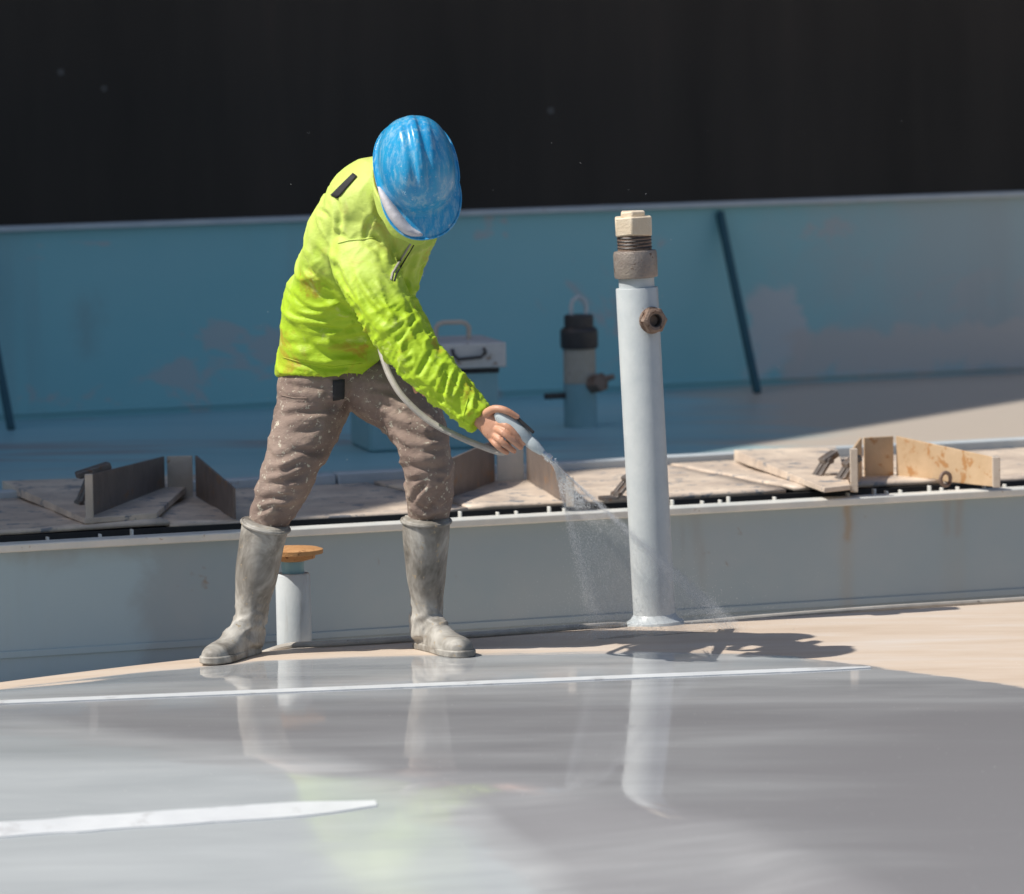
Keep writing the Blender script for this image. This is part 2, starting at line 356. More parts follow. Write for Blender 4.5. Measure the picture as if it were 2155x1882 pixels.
us = [-14, -10, -7, -5, -4] + [-3 + .045 * i for i in range(134)] + [3.2, 4, 5, 7, 10, 14]
vs = [-14, -12, -10, -8.5] + [-7.5 + .045 * i for i in range(192)]
vs = [x for x in vs if x < 1.12] + [1.12]
verts, wet, glare, dark_refl = [], [], [], []
VB = [(-14, .12), (-.7, .08), (-.15, -.10), (.3, -.28), (.56, -.52), (.876, -1.28), (1.3, -2.6), (2.5, -5), (14, -9)]
UB = [(-14, -2.0), (-3.2, -1.02), (-2.4, -1.06), (-1.9, -1.15), (-1.4, -1.42), (-.94, -1.66), (-.5, -2.4), (.4, -4), (2, -8)]
for v in vs:
    for u in us:
        x = B(u, v, zdeck(u, v)); verts.append(x)
        dv = interp(u, VB) - v
        wet.append(min(1, max(0, .5 + dv * 2.6)))
        dark_refl.append(min(1, max(0, .5 + (u + .55 - .35 * (v + 2.0)) * .55)) * min(1, max(0, (-.7 - v) * .9)))  # darkening painted in where the wet deck shows dark reflections
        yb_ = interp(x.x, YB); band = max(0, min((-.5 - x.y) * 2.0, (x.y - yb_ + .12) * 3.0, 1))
        dark_refl[-1] = max(dark_refl[-1], .66 * band)
        glare.append(min(1, max(0, .5 + (interp(x.x, YB) - .10 - x.y) * 1.1)))  # pale tone painted in for the glare at lower left
nU = len(us)
fs = [(j * nU + i, j * nU + i + 1, (j + 1) * nU + i + 1, (j + 1) * nU + i) for j in range(len(vs) - 1) for i in range(nU - 1)]
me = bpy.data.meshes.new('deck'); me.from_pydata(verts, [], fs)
for n, d in (('wet', wet), ('glare', glare), ('dark_refl', dark_refl)):
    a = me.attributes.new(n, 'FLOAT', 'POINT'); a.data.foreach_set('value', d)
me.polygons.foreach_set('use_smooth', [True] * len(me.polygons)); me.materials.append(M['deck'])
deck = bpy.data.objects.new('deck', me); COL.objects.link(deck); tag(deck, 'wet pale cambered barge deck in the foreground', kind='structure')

# white lines on the deck: draped strips
def deck_strip(p0, p1, width, h, label):
    a, b = PD(*p0), PD(*p1); d = (b - a); L = d.length; d.normalize(); n = Vector((-d.y, d.x, 0)).normalized()
    N = int(L / .03); top = []
    for i in range(N + 1):
        c = a + d * (L * i / N)
        wv = width * (1 + .07 * noise.noise(Vector((i * .31, width * 9, 2))) + .07 * noise.noise(Vector((i * .9, 3, width)))) * min(1, .35 + (N - i) * .12)
        row = []
        for s in (-.5, .5):
            q = c + n * (wv * s); row.append(Vector((q.x, q.y, zdeck(*U(q)))))
        top.append(row)
    mb = MB()
    mb.rings([[r[0] + Vector((0, 0, -.003)), r[1] + Vector((0, 0, -.003)), r[1] + Vector((0, 0, h)), r[0] + Vector((0, 0, h))] for r in top])
    o = mb.build('deck_line', M['line'], smooth=False, loc=a); tag(o, label, 'deck line', 'raised white lines across the wet deck')
deck_strip((-250, 1490), (1832, 1406), .060, .003, 'long narrow white line on the wet deck just in front of the boots')
deck_strip((-250, 1762), (792, 1692), .11, .003, 'short broad blurred white line on the deck at the lower left')

# far deck, coaming top base
V0, V1, VW = 1.03, 2.16, 4.98
def bquad(u0, u1, v0, v1, z): return [B(u0, v0, z), B(u1, v0, z), B(u1, v1, z), B(u0, v1, z)]
mb = MB(); mb.add(bquad(-14, 14, V1, VW + 1.0, .25), [(0, 1, 2, 3)])
tag(mb.build('far_deck', M['far_deck'], smooth=False), 'teal far deck between the hatch and the bulwark', kind='structure')

# ------------------------------------------------------------------ hatch coaming
cr = empty('hatch_coaming', B(0, V0, -.11), YAW)
tag(cr, 'long grey steel hatch coaming with a pale lip running behind the worker', 'coaming')
Z0 = .11                                      # local z of world 0
mb = MB(); mb.box(-14, 14, 0, .012, -.4, Z0 + .215); mb.build('face_plate', M['coaming'], cr, False)
mb = MB(); mb.box(-14, 14, -.028, .045, Z0 + .2155, Z0 + .238); mb.build('lip', M['lip'], cr, bevel=.004)
mb = MB(); mb.box(-14, 14, .0455, .150, Z0 + .200, Z0 + .214); mb.build('gasket_channel', M['rubber'], cr, False)
mb = MB(); mb.box(-14, 14, .1502, .160, Z0 + .199, Z0 + .243); mb.build('gasket', M['rubber'], cr, False)
mb = MB(); mb.box(-14, 14, -.006, -.0005, .03, .05); mb.build('foot_weld', M['coaming'], cr, bevel=.002)
lug_px = [-60, 40, 150, 262, 330, 965, 998, 1030, 1110, 1150, 1220, 1252, 1448, 1482, 1546, 1584, 1602, 1700, 1856, 1912, 1938, 1968, 2030, 2056, 2090, 2146, 2190]
for i, px in enumerate(lug_px):
    u, _ = U(PZ(px, 1170 - .0557 * px - 18, .25)); 
    long = i % 3 == 1
    mb = MB(); mb.box(-.003, .003, .046, .066, Z0 + .2145, Z0 + (.253 if long else .245))
    o = mb.build('lug', M['lip'], cr, bevel=.0015); o.location = (u, 0, 0)
# top plates
cuts = [-6, -2.9, -1.62, -.60, .30, 1.30, 1.78, 3.0, 6]
for i in range(len(cuts) - 1):
    a, b = cuts[i] + .004, cuts[i + 1] - .004; g = .03 * math.sin(i * 2.1)
    t = .004 * (i % 3)
    mb = MB(); v0, v1 = .162, V1 - V0 - .055; N = 14; K = 10
    pts = []
    for k in range(K + 1):
        for j in range(N + 1):
            u = a + (b - a) * j / N; v = v0 + (v1 - v0) * k / K; u2 = u + (g * (v - .5) if j in (0, N) else g * (v - .5))
            pts.append((u2, v, Z0 + .250 + t + .010 * noise.noise(Vector((u * 3, v * 3.5, 1.5))) * (1 if 0 < k < K else .3)))
    n1 = N + 1
    mb.add(pts, [(k * n1 + j, k * n1 + j + 1, (k + 1) * n1 + j + 1, (k + 1) * n1 + j) for k in range(K) for j in range(N)])
    o = mb.build('top_plate', M['top_plate'], cr); sol = o.modifiers.new('solid', 'SOLIDIFY'); sol.thickness = .012; sol.offset = -1
mb = MB(); mb.box(-14, 14, .06, V1 - V0, Z0 + .10, Z0 + .198); mb.build('under_frame', M['rubber'], cr, False)
for i, (a, b) in enumerate([(-6, -2.62), (-2.612, -1.30), (-1.292, -.62), (-.612, -.18), (-.172, .20), (.208, .72), (.728, 1.25), (1.258, 2.1), (2.108, 6)]):
    mb = MB(); mb.box(a, b, V1 - V0 - .045, V1 - V0 + .02, Z0 + .2, Z0 + .278 + .002 * (i % 2)); mb.build('rear_bar', M['pale_edge'], cr, bevel=.004)
# raised corner flaps with a diagonal edge
def flap(pxs, dz, tilt):
    pts = [PZ(x, y, .25) for x, y in pxs]; inv = (Matrix.Translation(B(0, V0, -.11)) @ Matrix.Rotation(YAW, 4, 'Z')).inverted()
    loc = [inv @ p for p in pts]
    mb = MB(); n = len(loc)
    mb.add([(p.x, p.y, Z0 + .262) for p in loc] + [(p.x, p.y, Z0 + .262 + dz + tilt[k]) for k, p in enumerate(loc)],
           [list(range(n))[::-1], list(range(n, 2 * n))] + [(k, (k + 1) % n, n + (k + 1) % n, n + k) for k in range(n)])
    return mb.build('corner_flap', M['top_plate'], cr, False, bevel=.002)
flap([(5, 1040), (178, 1112), (330, 1100), (420, 1022)], .016, [.012, 0, 0, .006])
flap([(1545, 978), (1735, 1046), (1790, 1040), (1760, 968)], .014, [.020, 0, 0, .016])

# ------------------------------------------------------------------ shelter brackets on the hatch
def bracket(px4, h4, label, mats, posts=(True, True), extra=None):
    pts = [PZ(x, y, .262) for x, y in px4]; c = (pts[0] + pts[3]) / 2; c.z = .256
    r = empty('guide_bracket', c); tag(r, label, 'bracket', 'steel guide brackets on the hatch top')
    th = .007; names = ['side_plate', 'back_plate', 'side_plate']
    q = [p - c for p in pts]
    for k in range(3):
        a, b = q[k], q[k + 1]; d = (b - a); d.z = 0; d.normalize(); n = Vector((-d.y, d.x, 0))
        e = .0 if k == 1 else .0005
        a2 = a + d * (.0075 if k == 1 else e); b2 = b - d * (.0075 if k == 1 else e)
        mb = MB()
        mb.hexa([Vector((p.x, p.y, -.004)) for p in (a2, b2, b2 + n * th, a2 + n * th)],
                [Vector((p.x, p.y, z)) for p, z in ((a2, h4[k]), (b2, h4[k + 1]), (b2 + n * th, h4[k + 1]), (a2 + n * th, h4[k]))])
        mb.build(names[k], mats[k], r, False, bevel=.0015)
    for k, on in ((0, posts[0]), (3, posts[1])):
        if on:
            mb = MB(); p = q[k]; mb.box(p.x - .011, p.x + .011, p.y - .022, p.y - .002, -.004, h4[k] + .004); mb.build('post', M['bracket_lit'], r, False, bevel=.002)
    return r
bl, bt = M['bracket'], M['bracket_lit']
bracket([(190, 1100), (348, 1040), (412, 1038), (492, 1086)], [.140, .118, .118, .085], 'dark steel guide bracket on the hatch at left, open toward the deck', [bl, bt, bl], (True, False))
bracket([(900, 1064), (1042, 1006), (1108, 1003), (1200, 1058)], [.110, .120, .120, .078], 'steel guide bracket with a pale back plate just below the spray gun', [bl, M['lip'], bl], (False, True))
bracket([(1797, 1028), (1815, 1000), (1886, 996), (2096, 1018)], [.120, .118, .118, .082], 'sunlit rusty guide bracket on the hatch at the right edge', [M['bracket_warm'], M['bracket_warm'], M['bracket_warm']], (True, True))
# pad eye ring near right bracket
rp = PZ(1990, 1022, .262)
o = MB(); pts = [Vector((.0, .019 * math.cos(t), .019 + .019 * math.sin(t))) for t in [math.pi * 2 * k / 18 for k in range(19)]]
o.tube([Vector((p.y * .8 - .0, p.y * .5, p.z)) for p in pts], .006, 8)
rr = o.build('lashing_ring', M['rust'], loc=(0, 0, 0)); rr.location = rp; tag(rr, 'small brass lashing ring inside the right guide bracket', 'ring')
# ------------------------------------------------------------------ clamps
def clamp(px, py, size, lean, label, dark=True):
    p = PZ(px, py, .262); r = empty('hatch_clamp', p, YAW); tag(r, label, 'clamp', 'toggle clamps on the hatch top')
    m = M['clamp']; s = size; lx = math.sin(lean); lz = math.cos(lean)
    for dy in (-.018, .018):
        mb = MB(); mb.bar((0, dy, 0), (lx * s, dy, lz * s), .010, .024, Vector((0, 1, 0))); mb.build('link_bar', m, r, False, bevel=.002)
    mb = MB(); mb.tube([(lx * s * .9, -.034, lz * s * .9), (lx * s * .9, .034, lz * s * .9)], .009, 10); mb.build('pin', m, r)
    mb = MB(); mb.tube([(lx * s * .2, -.03, lz * s * .2), (lx * s * .2, .03, lz * s * .2)], .008, 10); mb.build('pin', m, r)
    mb = MB(); mb.box(-.035, .035, -.03, .03, -.004, .008); mb.build('base_plate', m, r, False, bevel=.002)
    mb = MB(); mb.bar((lx * s * 1.0 - (.045 if s > .1 else .022), 0, lz * s - .012), (lx * s + (.052 if s > .1 else .024), 0, lz * s + .014), .045, .020); mb.build('toggle_head', m, r, False, bevel=.004)
    return r
clamp(160, 1076, .125, .42, 'dark toggle clamp standing behind the left guide bracket')
clamp(1290, 1050, .085, .75, 'leaning toggle clamp half hidden behind the tall pipe')
clamp(1712, 1014, .085, .62, 'sunlit toggle clamp left of the right guide bracket, nearer the pipe')
clamp(1762, 1020, .080, .62, 'sunlit toggle clamp right against the right guide bracket')

# ------------------------------------------------------------------ bulwark
bw = empty('bulwark', B(0, VW, .25), YAW); tag(bw, 'teal painted steel bulwark across the background', 'bulwark')
mb = MB(); mb.box(-14, 14, 0, .012, -.1, .665); mb.build('plate', M['bulwark'], bw, False)
mb = MB(); mb.box(-14, 14, -.03, .06, .6655, .684); mb.build('cap_rail', M['pale_edge'], bw, bevel=.004)
mb = MB(); mb.box(-14, 14, -.012, -.0005, .02, .032); mb.build('foot_weld', M['bulwark'], bw, bevel=.002)
inv = (Matrix.Translation(B(0, VW, .25)) @ Matrix.Rotation(YAW, 4, 'Z')).inverted()
for (x0, y0, x1, y1) in ((1516, 470, 1594, 828), (-52, 545, 24, 905)):
    ub = (inv @ PZ(x1, y1, .25)); ut = inv @ P(x0, y0, (B(0, VW).y) + .0)
    top = Vector((ut.x, -.006, .645)); 
    # find u of the top on the plate
    best = min(range(-600, 600), key=lambda k: abs((lambda q: (q.x * 0))(top)) if False else abs(((bw_p := (B(k * .005, VW - .006, .895))) - CAM).normalized().dot(ray(x0, y0).normalized()) - 1))
    top.x = best * .005
    mb = MB(); mb.bar(top, (ub.x, ub.y, 0), .034, .022, Vector((1, 0, 0))); mb.build('brace', M['brace'], bw, False, bevel=.002)

# ------------------------------------------------------------------ ship behind
mb = MB(); prof = [(.0, -2.8), (.35, -1.5), (.5, 0), (.48, 2.0), (.30, 4.5), (.0, 7.0), (.02, 7.4)]
N = 40; pts = []
for i in range(N + 1):
    u = -26 + 66 * i / N
    for dv, z in prof: pts.append(B(u, 8.3 - dv + .0012 * (u - 5) ** 2 * .3, z))
n1 = len(prof); f = [(i * n1 + k, (i + 1) * n1 + k, (i + 1) * n1 + k + 1, i * n1 + k + 1) for i in range(N) for k in range(n1 - 1)]
mb.add(pts, f)
hull = empty('ship_hull', B(5, 8.3, -2.6)); tag(hull, 'black painted ship hull filling the background above the bulwark', 'ship')
h = mb.build('hull_side', M['hull'], hull, angle=60); h.location = -hull.location
sol = h.modifiers.new('solid', 'SOLIDIFY'); sol.thickness = .03; sol.offset = 0
for z in (2.6, 4.9):
    mb = MB(); dv = .43 if z < 3 else .25
    mb.tube([B(-26 + 66 * i / N, 8.3 - dv - .012 + .00036 * (-26 + 66 * i / N - 5) ** 2, z) for i in range(N + 1)], .012, 6)
    o = mb.build('weld_seam', M['hull'], hull); o.location = -hull.location

# added block out of frame at left, shaped to shade the far deck
hp = Vector((-3.93, 4.36, 0)); ang = math.atan2(2.62, 1.7)
dh = empty('shade_block', Vector((hp.x, hp.y, -1.5)), ang); tag(dh, 'unseen white block added beyond the left edge to cast shade', 'shade_block')
mb = MB(); mb.box(-6.8, 0, .0, 7.5, 0, 10.5); mb.build('shade_block_wall', M['shade_wall'], dh, False)
mb = MB(); mb.box(-6.78, -.02, .02, 7.48, 10.502, 10.55); mb.build('shade_block_roof', M['pale_edge'], dh, False)
for x in (-4.8, -3.4, -2.0):  # windows only dress the added shade block
    mb = MB(); mb.box(x, x + .8, -.012, .02, 4.6, 5.5); wo = mb.build('shade_block_window', M['glass'], dh, False)
    mb = MB(); mb.box(x - .05, x + .85, -.006, .015, 4.55, 4.598); mb.build('shade_block_frame', M['pale_edge'], wo, False)

# ------------------------------------------------------------------ stowage box with a handle on the far deck
c = PZ(915, 948, .25); r = empty('lidded_box', c, YAW - R(8)); tag(r, 'teal lidded steel box with a handle, behind the bending worker', 'box')
mb = MB(); mb.box(-.215, .215, 0, .34, 0, .262); mb.build('body', M['teal'], r, bevel=.012)
mb = MB(); mb.box(-.24, .238, -.022, .362, .2625, .345); lid = mb.build('lid', M['lid'], r, bevel=.006)
mb = MB(); mb.tube([(.045, .17, .345), (.045, .17, .385), (.055, .17, .397), (.07, .17, .402), (.13, .17, .402), (.145, .17, .397), (.155, .17, .385), (.155, .17, .345)], .008, 10); mb.build('handle', M['bracket_lit'], lid)
mb = MB(); mb.tube([(.06, -.024, .325), (.06, -.04, .31), (.075, -.042, .295), (.15, -.042, .300), (.165, -.04, .315), (.165, -.024, .325)], .006, 8); mb.build('latch', M['dark_cap'], lid)
mb = MB(); mb.box(-.217, .217, -.003, -.0005, .245, .262); mb.build('gasket', M['rubber'], r, False)

# ------------------------------------------------------------------ capped valve on the far deck
c = PZ(1222, 898, .25); r = empty('capped_valve', c, YAW); tag(r, 'short capped deck valve with a black cap and lifting loop beside the pipe', 'valve')
mb = MB(); mb.lathe([(.056, 0), (.056, .148)], 28); mb.build('body', M['teal'], r)
mb = MB(); mb.lathe([(.055, .1485), (.055, .265)], 28); mb.build('neck', M['tan'], r)
mb = MB(); mb.lathe([(.061, .2655), (.064, .275), (.064, .325), (.058, .335), (.050, .338), (.050, .374), (.044, .38)], 28); mb.build('cap', M['dark_cap'], r, angle=30)
mb = MB(); mb.tube([(-.026, 0, .375), (-.027, 0, .41), (-.02, 0, .43), (0, 0, .44), (.02, 0, .43), (.027, 0, .41), (.026, 0, .375)], .0075, 10); mb.build('lifting_loop', M['pale_edge'], r)
mb = MB(); mb.hexn(.034, 0, .05, .3); mb.xf(Matrix.Translation((.028, -.04, .145)) @ Matrix.Rotation(R(78), 4, 'X') @ Matrix.Rotation(R(25), 4, 'Y')); nut = mb.build('side_nut', M['rust'], r, angle=20, bevel=.003)
mb = MB(); mb.tube([(.05, -.06, .158), (.092, -.085, .172)], [.014, .009], 10); mb.build('bolt', M['rust'], r)
mb = MB(); mb.box(-.128, -.05, -.010, .010, .098, .118); mb.build('lever', M['dark_cap'], r, bevel=.003)

# ------------------------------------------------------------------ tall pipe
c = PZ(1378, 1312, 0); lean = Matrix.Rotation(R(-2.1), 4, 'Y')
r = empty('standpipe', c); r.rotation_euler = (0, R(-2.1), 0)
tag(r, 'tall pale grey standpipe with a rusty coupling and plug on top', 'pipe')
mb = MB(); mb.lathe([(.0575, -.04), (.0575, .918), (.0565, .920)], 40); mb.build('shaft', M['pipe'], r)
mb = MB(); mb.lathe([(.0575, -.03), (.082, -.008), (.078, .006), (.066, .014), (.0577, .026)], 40); mb.build('base_weld', M['pipe'], r)
mb = MB(); mb.lathe([(.0485, .9), (.0485, .95)], 32); mb.build('neck', M['metal'] if False else M['pipe'], r)
mb = MB(); mb.lathe([(.047, .946), (.0580, .948), (.0595, .955), (.0595, 1.012), (.057, 1.020), (.047, 1.022)], 32); mb.build('coupling', M['coupling'], r, angle=28)
mb = MB(); mb.lathe([(.046, 1.01), (.046, 1.062)], 32); mb.build('thread', M['dark_cap'] if False else M['rust'], r)
for k in range(4):
    mb = MB(); mb.lathe([(.0455, 1.026 + .009 * k), (.0478, 1.0295 + .009 * k), (.0455, 1.033 + .009 * k)], 32); mb.build('thread_ring', M['dark_cap'], r)
mb = MB(); mb.hexn(.058, 1.0625, 1.112, .45); mb.hexn(.036, 1.110, 1.128, .45); mb.v = [v + Vector((noise.noise(v * 60), noise.noise(v * 60 + Vector((5, 0, 0))), noise.noise(v * 50 + Vector((0, 9, 0))) * 1.2)) * .007 for v in mb.v]; mb.build('plug', M['brass'], r, angle=20, bevel=.004)
mt = Matrix.Translation((.034, -.044, .832)) @ Matrix.Rotation(R(24), 4, 'Z') @ Matrix.Rotation(R(90), 4, 'X')
mb = MB(); mb.lathe([(.036, -.012), (.037, .004), (.033, .007)], 24); mb.xf(mt); bo = mb.build('side_boss', M['rust'], r)
mb = MB(); n = 24
mb.rings([[Vector((rr_ * math.cos(2 * math.pi * k / n), rr_ * math.sin(2 * math.pi * k / n), z)) for k in range(n)] for rr_, z in ((.0, .004), (.015, .004), (.016, .026), (.0185, .027))], False); mb.xf(mt); mb.build('bore', M['dark_cap'], bo)
mb = MB(); 
def hexring(rad, z, m=24):
    out = []
    for k in range(m):
        a = 2 * math.pi * k / m; sec = (a % (math.pi / 3)) - math.pi / 6; rr2 = rad * math.cos(math.pi / 6) / math.cos(sec); out.append(Vector((rr2 * math.cos(a), rr2 * math.sin(a), z)))
    return out
def circ(rad, z, m=24): return [Vector((rad * math.cos(2 * math.pi * k / m), rad * math.sin(2 * math.pi * k / m), z)) for k in range(m)]
mb.rings([hexring(.036, .0072), hexring(.036, .026), circ(.026, .030), circ(.0187, .028)], False); mb.xf(mt); mb.build('hex_nut', M['rust'], bo, angle=22)

# ------------------------------------------------------------------ short vent pipe behind the left boot
c = P(620, 1370, .16); c = Vector((c.x, c.y, zdeck(*U(c)) - .005))
r = empty('vent_pipe', c); tag(r, 'short pale vent pipe with a flat rusty orange cap between the boots', 'pipe')
mb = MB(); mb.lathe([(.047, -.05), (.047, .212), (.043, .218)], 32); mb.build('shaft', M['pipe'], r)
mb = MB(); mb.lathe([(.030, .21), (.030, .268)], 24); mb.build('neck', M['teal'], r)
mb = MB(); mb.lathe([(.030, .250), (.060, .258), (.062, .268), (.082, .271), (.082, .282), (.070, .286), (.02, .288)], 36); mb.build('cap', M['rust_orange'], r, angle=25)
mb = MB(); mb.lathe([(.047, -.02), (.060, -.005), (.0473, .012)], 32); mb.build('base_weld', M['pipe'], r)

# ------------------------------------------------------------------ hose along the crest of the deck
def smooth_path(pts, n=10):
    out = []
    for i in range(len(pts) - 1):
        p0, p1, p2, p3 = pts[max(i - 1, 0)], pts[i], pts[i + 1], pts[min(i + 2, len(pts) - 1)]
        for k in range(n):
            t = k / n
            out.append(.5 * ((2 * p1) + (p2 - p0) * t + (2 * p0 - 5 * p1 + 4 * p2 - p3) * t * t + (3 * p1 - p0 - 3 * p2 + p3) * t ** 3))
    out.append(pts[-1]); return out
def on_deck(u, v, r): return B(u, v, zdeck(u, v) + r)
hp_ = [(-.62, .46), (-.55, .30), (-.46, .235), (-.3, .22), (-.05, .225), (.1, .235), (.35, .245), (.46, .33), (.62, .36), (.85, .33), (1.2, .305), (1.6, .31), (2.4, .27), (4, .3)]
hp_ = [on_deck(u, v, .009) for u, v in hp_]
mb = MB(); mb.tube(smooth_path(hp_, 8), .0085, 10); tag(mb.build('deck_hose', M['hose'], loc=hp_[3]), 'thin grey hose lying along the crest of the deck past the boots', 'hose')

# ================================================================== WORKER
def ring_loft(mb, spec, sub=4, n=28, power=2.0):
    """spec: (px, py, Y, r_side, r_depth) along a limb; a tapered closed tube with elliptical sections"""
    cs = [P(a, b, y) for a, b, y, _, _ in spec]; pc = smooth_path(cs, sub)
    ra = smooth_path([Vector((s[3], s[4], 0)) for s in spec], sub); rings = []
    for i, c in enumerate(pc):
        t = (pc[min(i + 1, len(pc) - 1)] - pc[max(i - 1, 0)]).normalized()
        sd = t.cross(Vector((0, 1, 0))).normalized(); dp = sd.cross(t).normalized()
        rg = []
        for k in range(n):
            a = 2 * math.pi * k / n; ca, sa = math.cos(a), math.sin(a)
            if power != 2: ca = math.copysign(abs(ca) ** (2 / power), ca); sa = math.copysign(abs(sa) ** (2 / power), sa)
            rg.append(c + sd * (ca * ra[i].x) + dp * (sa * ra[i].y))
        rings.append(rg)
    mb.rings(rings); return pc
def remesh(mb, voxel, it=4, fac=.5):
    me = bpy.data.meshes.new('tmp'); me.from_pydata([tuple(v) for v in mb.v], [], mb.f)
    bm = bmesh.new(); bm.from_mesh(me); bmesh.ops.recalc_face_normals(bm, faces=bm.faces); bm.to_mesh(me); bm.free()
    o = bpy.data.objects.new('tmp', me); COL.objects.link(o)
    md = o.modifiers.new('r', 'REMESH'); md.mode = 'VOXEL'; md.voxel_size = voxel
    if it:
        sm = o.modifiers.new('s', 'SMOOTH'); sm.iterations = it; sm.factor = fac
    dg = bpy.context.evaluated_depsgraph_get(); dg.update()
    out = bpy.data.meshes.new_from_object(o.evaluated_get(dg)); bpy.data.objects.remove(o)
    return out
def folds(me, bones, fields):
    """displace vertices along their normals; fields(bone, s, ang, p) -> metres"""
    segs = []
    for bi, path in enumerate(bones):
        s = 0; path = path[::3] + [path[-1]] if len(path) > 12 else path
        path = [p for i, p in enumerate(path) if i == 0 or (p - path[i - 1]).length > 1e-6]
        for a, b in zip(path, path[1:]):
            segs.append((bi, a, b, s, (b - a).length)); s += (b - a).length
    me.update(); nrm = [v.normal.copy() for v in me.vertices]
    for v, n in zip(me.vertices, nrm):
        best = None
        for bi, a, b, s0, L in segs:
            t = max(0, min(1, (v.co - a).dot(b - a) / (L * L))); d = (v.co - a.lerp(b, t)).length
            if best is None or d < best[0]: best = (d, bi, s0 + t * L, a.lerp(b, t), (b - a).normalized())
        _, bi, s, c, tg = best
        rel = v.co - c; sd = tg.cross(Vector((0, 1, 0))).normalized(); dp = sd.cross(tg)
        v.co = v.co + n * fields(bi, s, math.atan2(rel.dot(dp), rel.dot(sd)), v.co)
CINV = CM.inverted()
def creases(me, lines, W=9.0, A=.008):
    """press fold valleys with raised banks into cloth along polylines given where the photograph shows them"""
    n = len(me.vertices); co = np.empty(n * 3); me.vertices.foreach_get('co', co); co = co.reshape(-1, 3)
    me.update(); nr = np.empty(n * 3); me.vertices.foreach_get('normal', nr); nr = nr.reshape(-1, 3)
    q = (co - np.array(CAM)) @ np.array(CINV).T
    px = CX + F_PX * q[:, 0] / -q[:, 2]; py = CY - F_PX * q[:, 1] / -q[:, 2]
    face = np.clip((-nr[:, 1] - .02) * 3.0, 0, 1); tot = np.zeros(n)
    for ln in lines:
        k = 1.0; w = W
        if not isinstance(ln[0], tuple): k, w, ln = ln[0], ln[1], ln[2]
        # densify to a smooth curve
        pts = np.array([(p.x, p.y) for p in smooth_path([Vector((a, b, 0)) for a, b in ln], 5)])
        seg = np.linalg.norm(np.diff(pts, axis=0), axis=1); cum = np.concatenate([[0], np.cumsum(seg)]); Lt = cum[-1]
        bd = np.full(n, 1e9); bs_ = np.zeros(n); bt = np.zeros(n)
        near = np.where((px > pts[:, 0].min() - 60) & (px < pts[:, 0].max() + 60) & (py > pts[:, 1].min() - 60) & (py < pts[:, 1].max() + 60))[0]
        X, Y = px[near], py[near]; d0 = np.full(len(near), 1e9); s0 = np.zeros(len(near)); t0 = np.zeros(len(near))
        for i in range(len(pts) - 1):
            a, b = pts[i], pts[i + 1]; ab = b - a; L2 = (ab ** 2).sum() + 1e-9
            t = np.clip(((X - a[0]) * ab[0] + (Y - a[1]) * ab[1]) / L2, 0, 1)
            dx, dy = X - a[0] - t * ab[0], Y - a[1] - t * ab[1]; d = np.hypot(dx, dy); m = d < d0
            d0[m] = d[m]; s0[m] = np.sign(ab[0] * dy - ab[1] * dx)[m]; t0[m] = ((cum[i] + t * seg[i]) / Lt)[m]
        taper = np.clip(np.minimum(t0, 1 - t0) * 4 + .12, 0, 1); ds = d0 * s0
        f = -np.exp(-(ds / w) ** 2) + .75 * np.exp(-((ds - 1.75 * w) / (1.1 * w)) ** 2) + .55 * np.exp(-((ds + 1.75 * w) / (1.1 * w)) ** 2)
        tot[near] += f * taper * A * k * face[near]
    co += nr * np.clip(tot, -.018, .018)[:, None]
    me.vertices.foreach_set('co', co.ravel()); me.update()
def ridge(x): return 1.7 * max(0, 1 - abs(x) * 2.4) ** 2 - .45
def finish(me, name, mat, parent, origin):
    me.name = name; me.materials.clear(); me.materials.append(mat)
    me.transform(Matrix.Translation(-origin))
    me.polygons.foreach_set('use_smooth', [True] * len(me.polygons))
    o = bpy.data.objects.new(name, me); COL.objects.link(o); o.parent = parent
    return o
ORG = (PZ(515, 1385, 0) + PZ(925, 1364, 0)) / 2; ORG.z = 0
person = empty('person', ORG)
tag(person, 'bending worker in lime jacket, blue hard hat and grey rubber boots aiming a spray gun', 'person')

# --- body: head, neck, hands as one skin-coloured mesh running through the clothes
HC = P(876, 360, -.44)                         # head centre
HF = Vector((.15, -.44, -.88)).normalized(); HU = Vector((.04, -.90, .44)); HU = (HU - HF * HU.dot(HF)).normalized(); HS = HF.cross(HU).normalized()
def H(s, f, u): return HC + HS * s + HF * f + HU * u
mb = MB()
def ball(c, ax, rad, n=16, m=10):
    rg = []
    for j in range(1, m):
        t = math.pi * j / m
        rg.append([c + ax[0] * (rad[0] * math.sin(t) * math.cos(2 * math.pi * k / n)) + ax[1] * (rad[1] * math.sin(t) * math.sin(2 * math.pi * k / n)) + ax[2] * (rad[2] * math.cos(t)) for k in range(n)])
    mb.rings(rg)
AX = (HS, HF, HU)
ball(H(0, -.005, .015), AX, (.076, .095, .10)); ball(H(0, .030, -.065), AX, (.058, .062, .07)); ball(H(0, .055, -.115), AX, (.030, .030, .022))
ball(H(0, .098, -.045), AX, (.013, .020, .026)); ball(H(0, .088, -.018), AX, (.010, .014, .03))
ball(H(.078, -.005, -.03), AX, (.012, .024, .034)); ball(H(-.078, -.005, -.03), AX, (.012, .024, .034))
ball(H(0, .086, -.085), AX, (.026, .012, .008)); ball(H(0, .084, -.098), AX, (.022, .011, .007))
ball(H(.03, .082, -.008), AX, (.022, .012, .010)); ball(H(-.03, .082, -.008), AX, (.022, .012, .010))
mb.tube([H(0, -.02, -.04), H(0, -.04, -.10), P(838, 400, -.22)], [.055, .056, .062], 16)
mb.tube([P(838, 400, -.22), P(790, 520, -.10), P(715, 690, .02), P(705, 790, .05)], [.06, .09, .09, .09], 16)
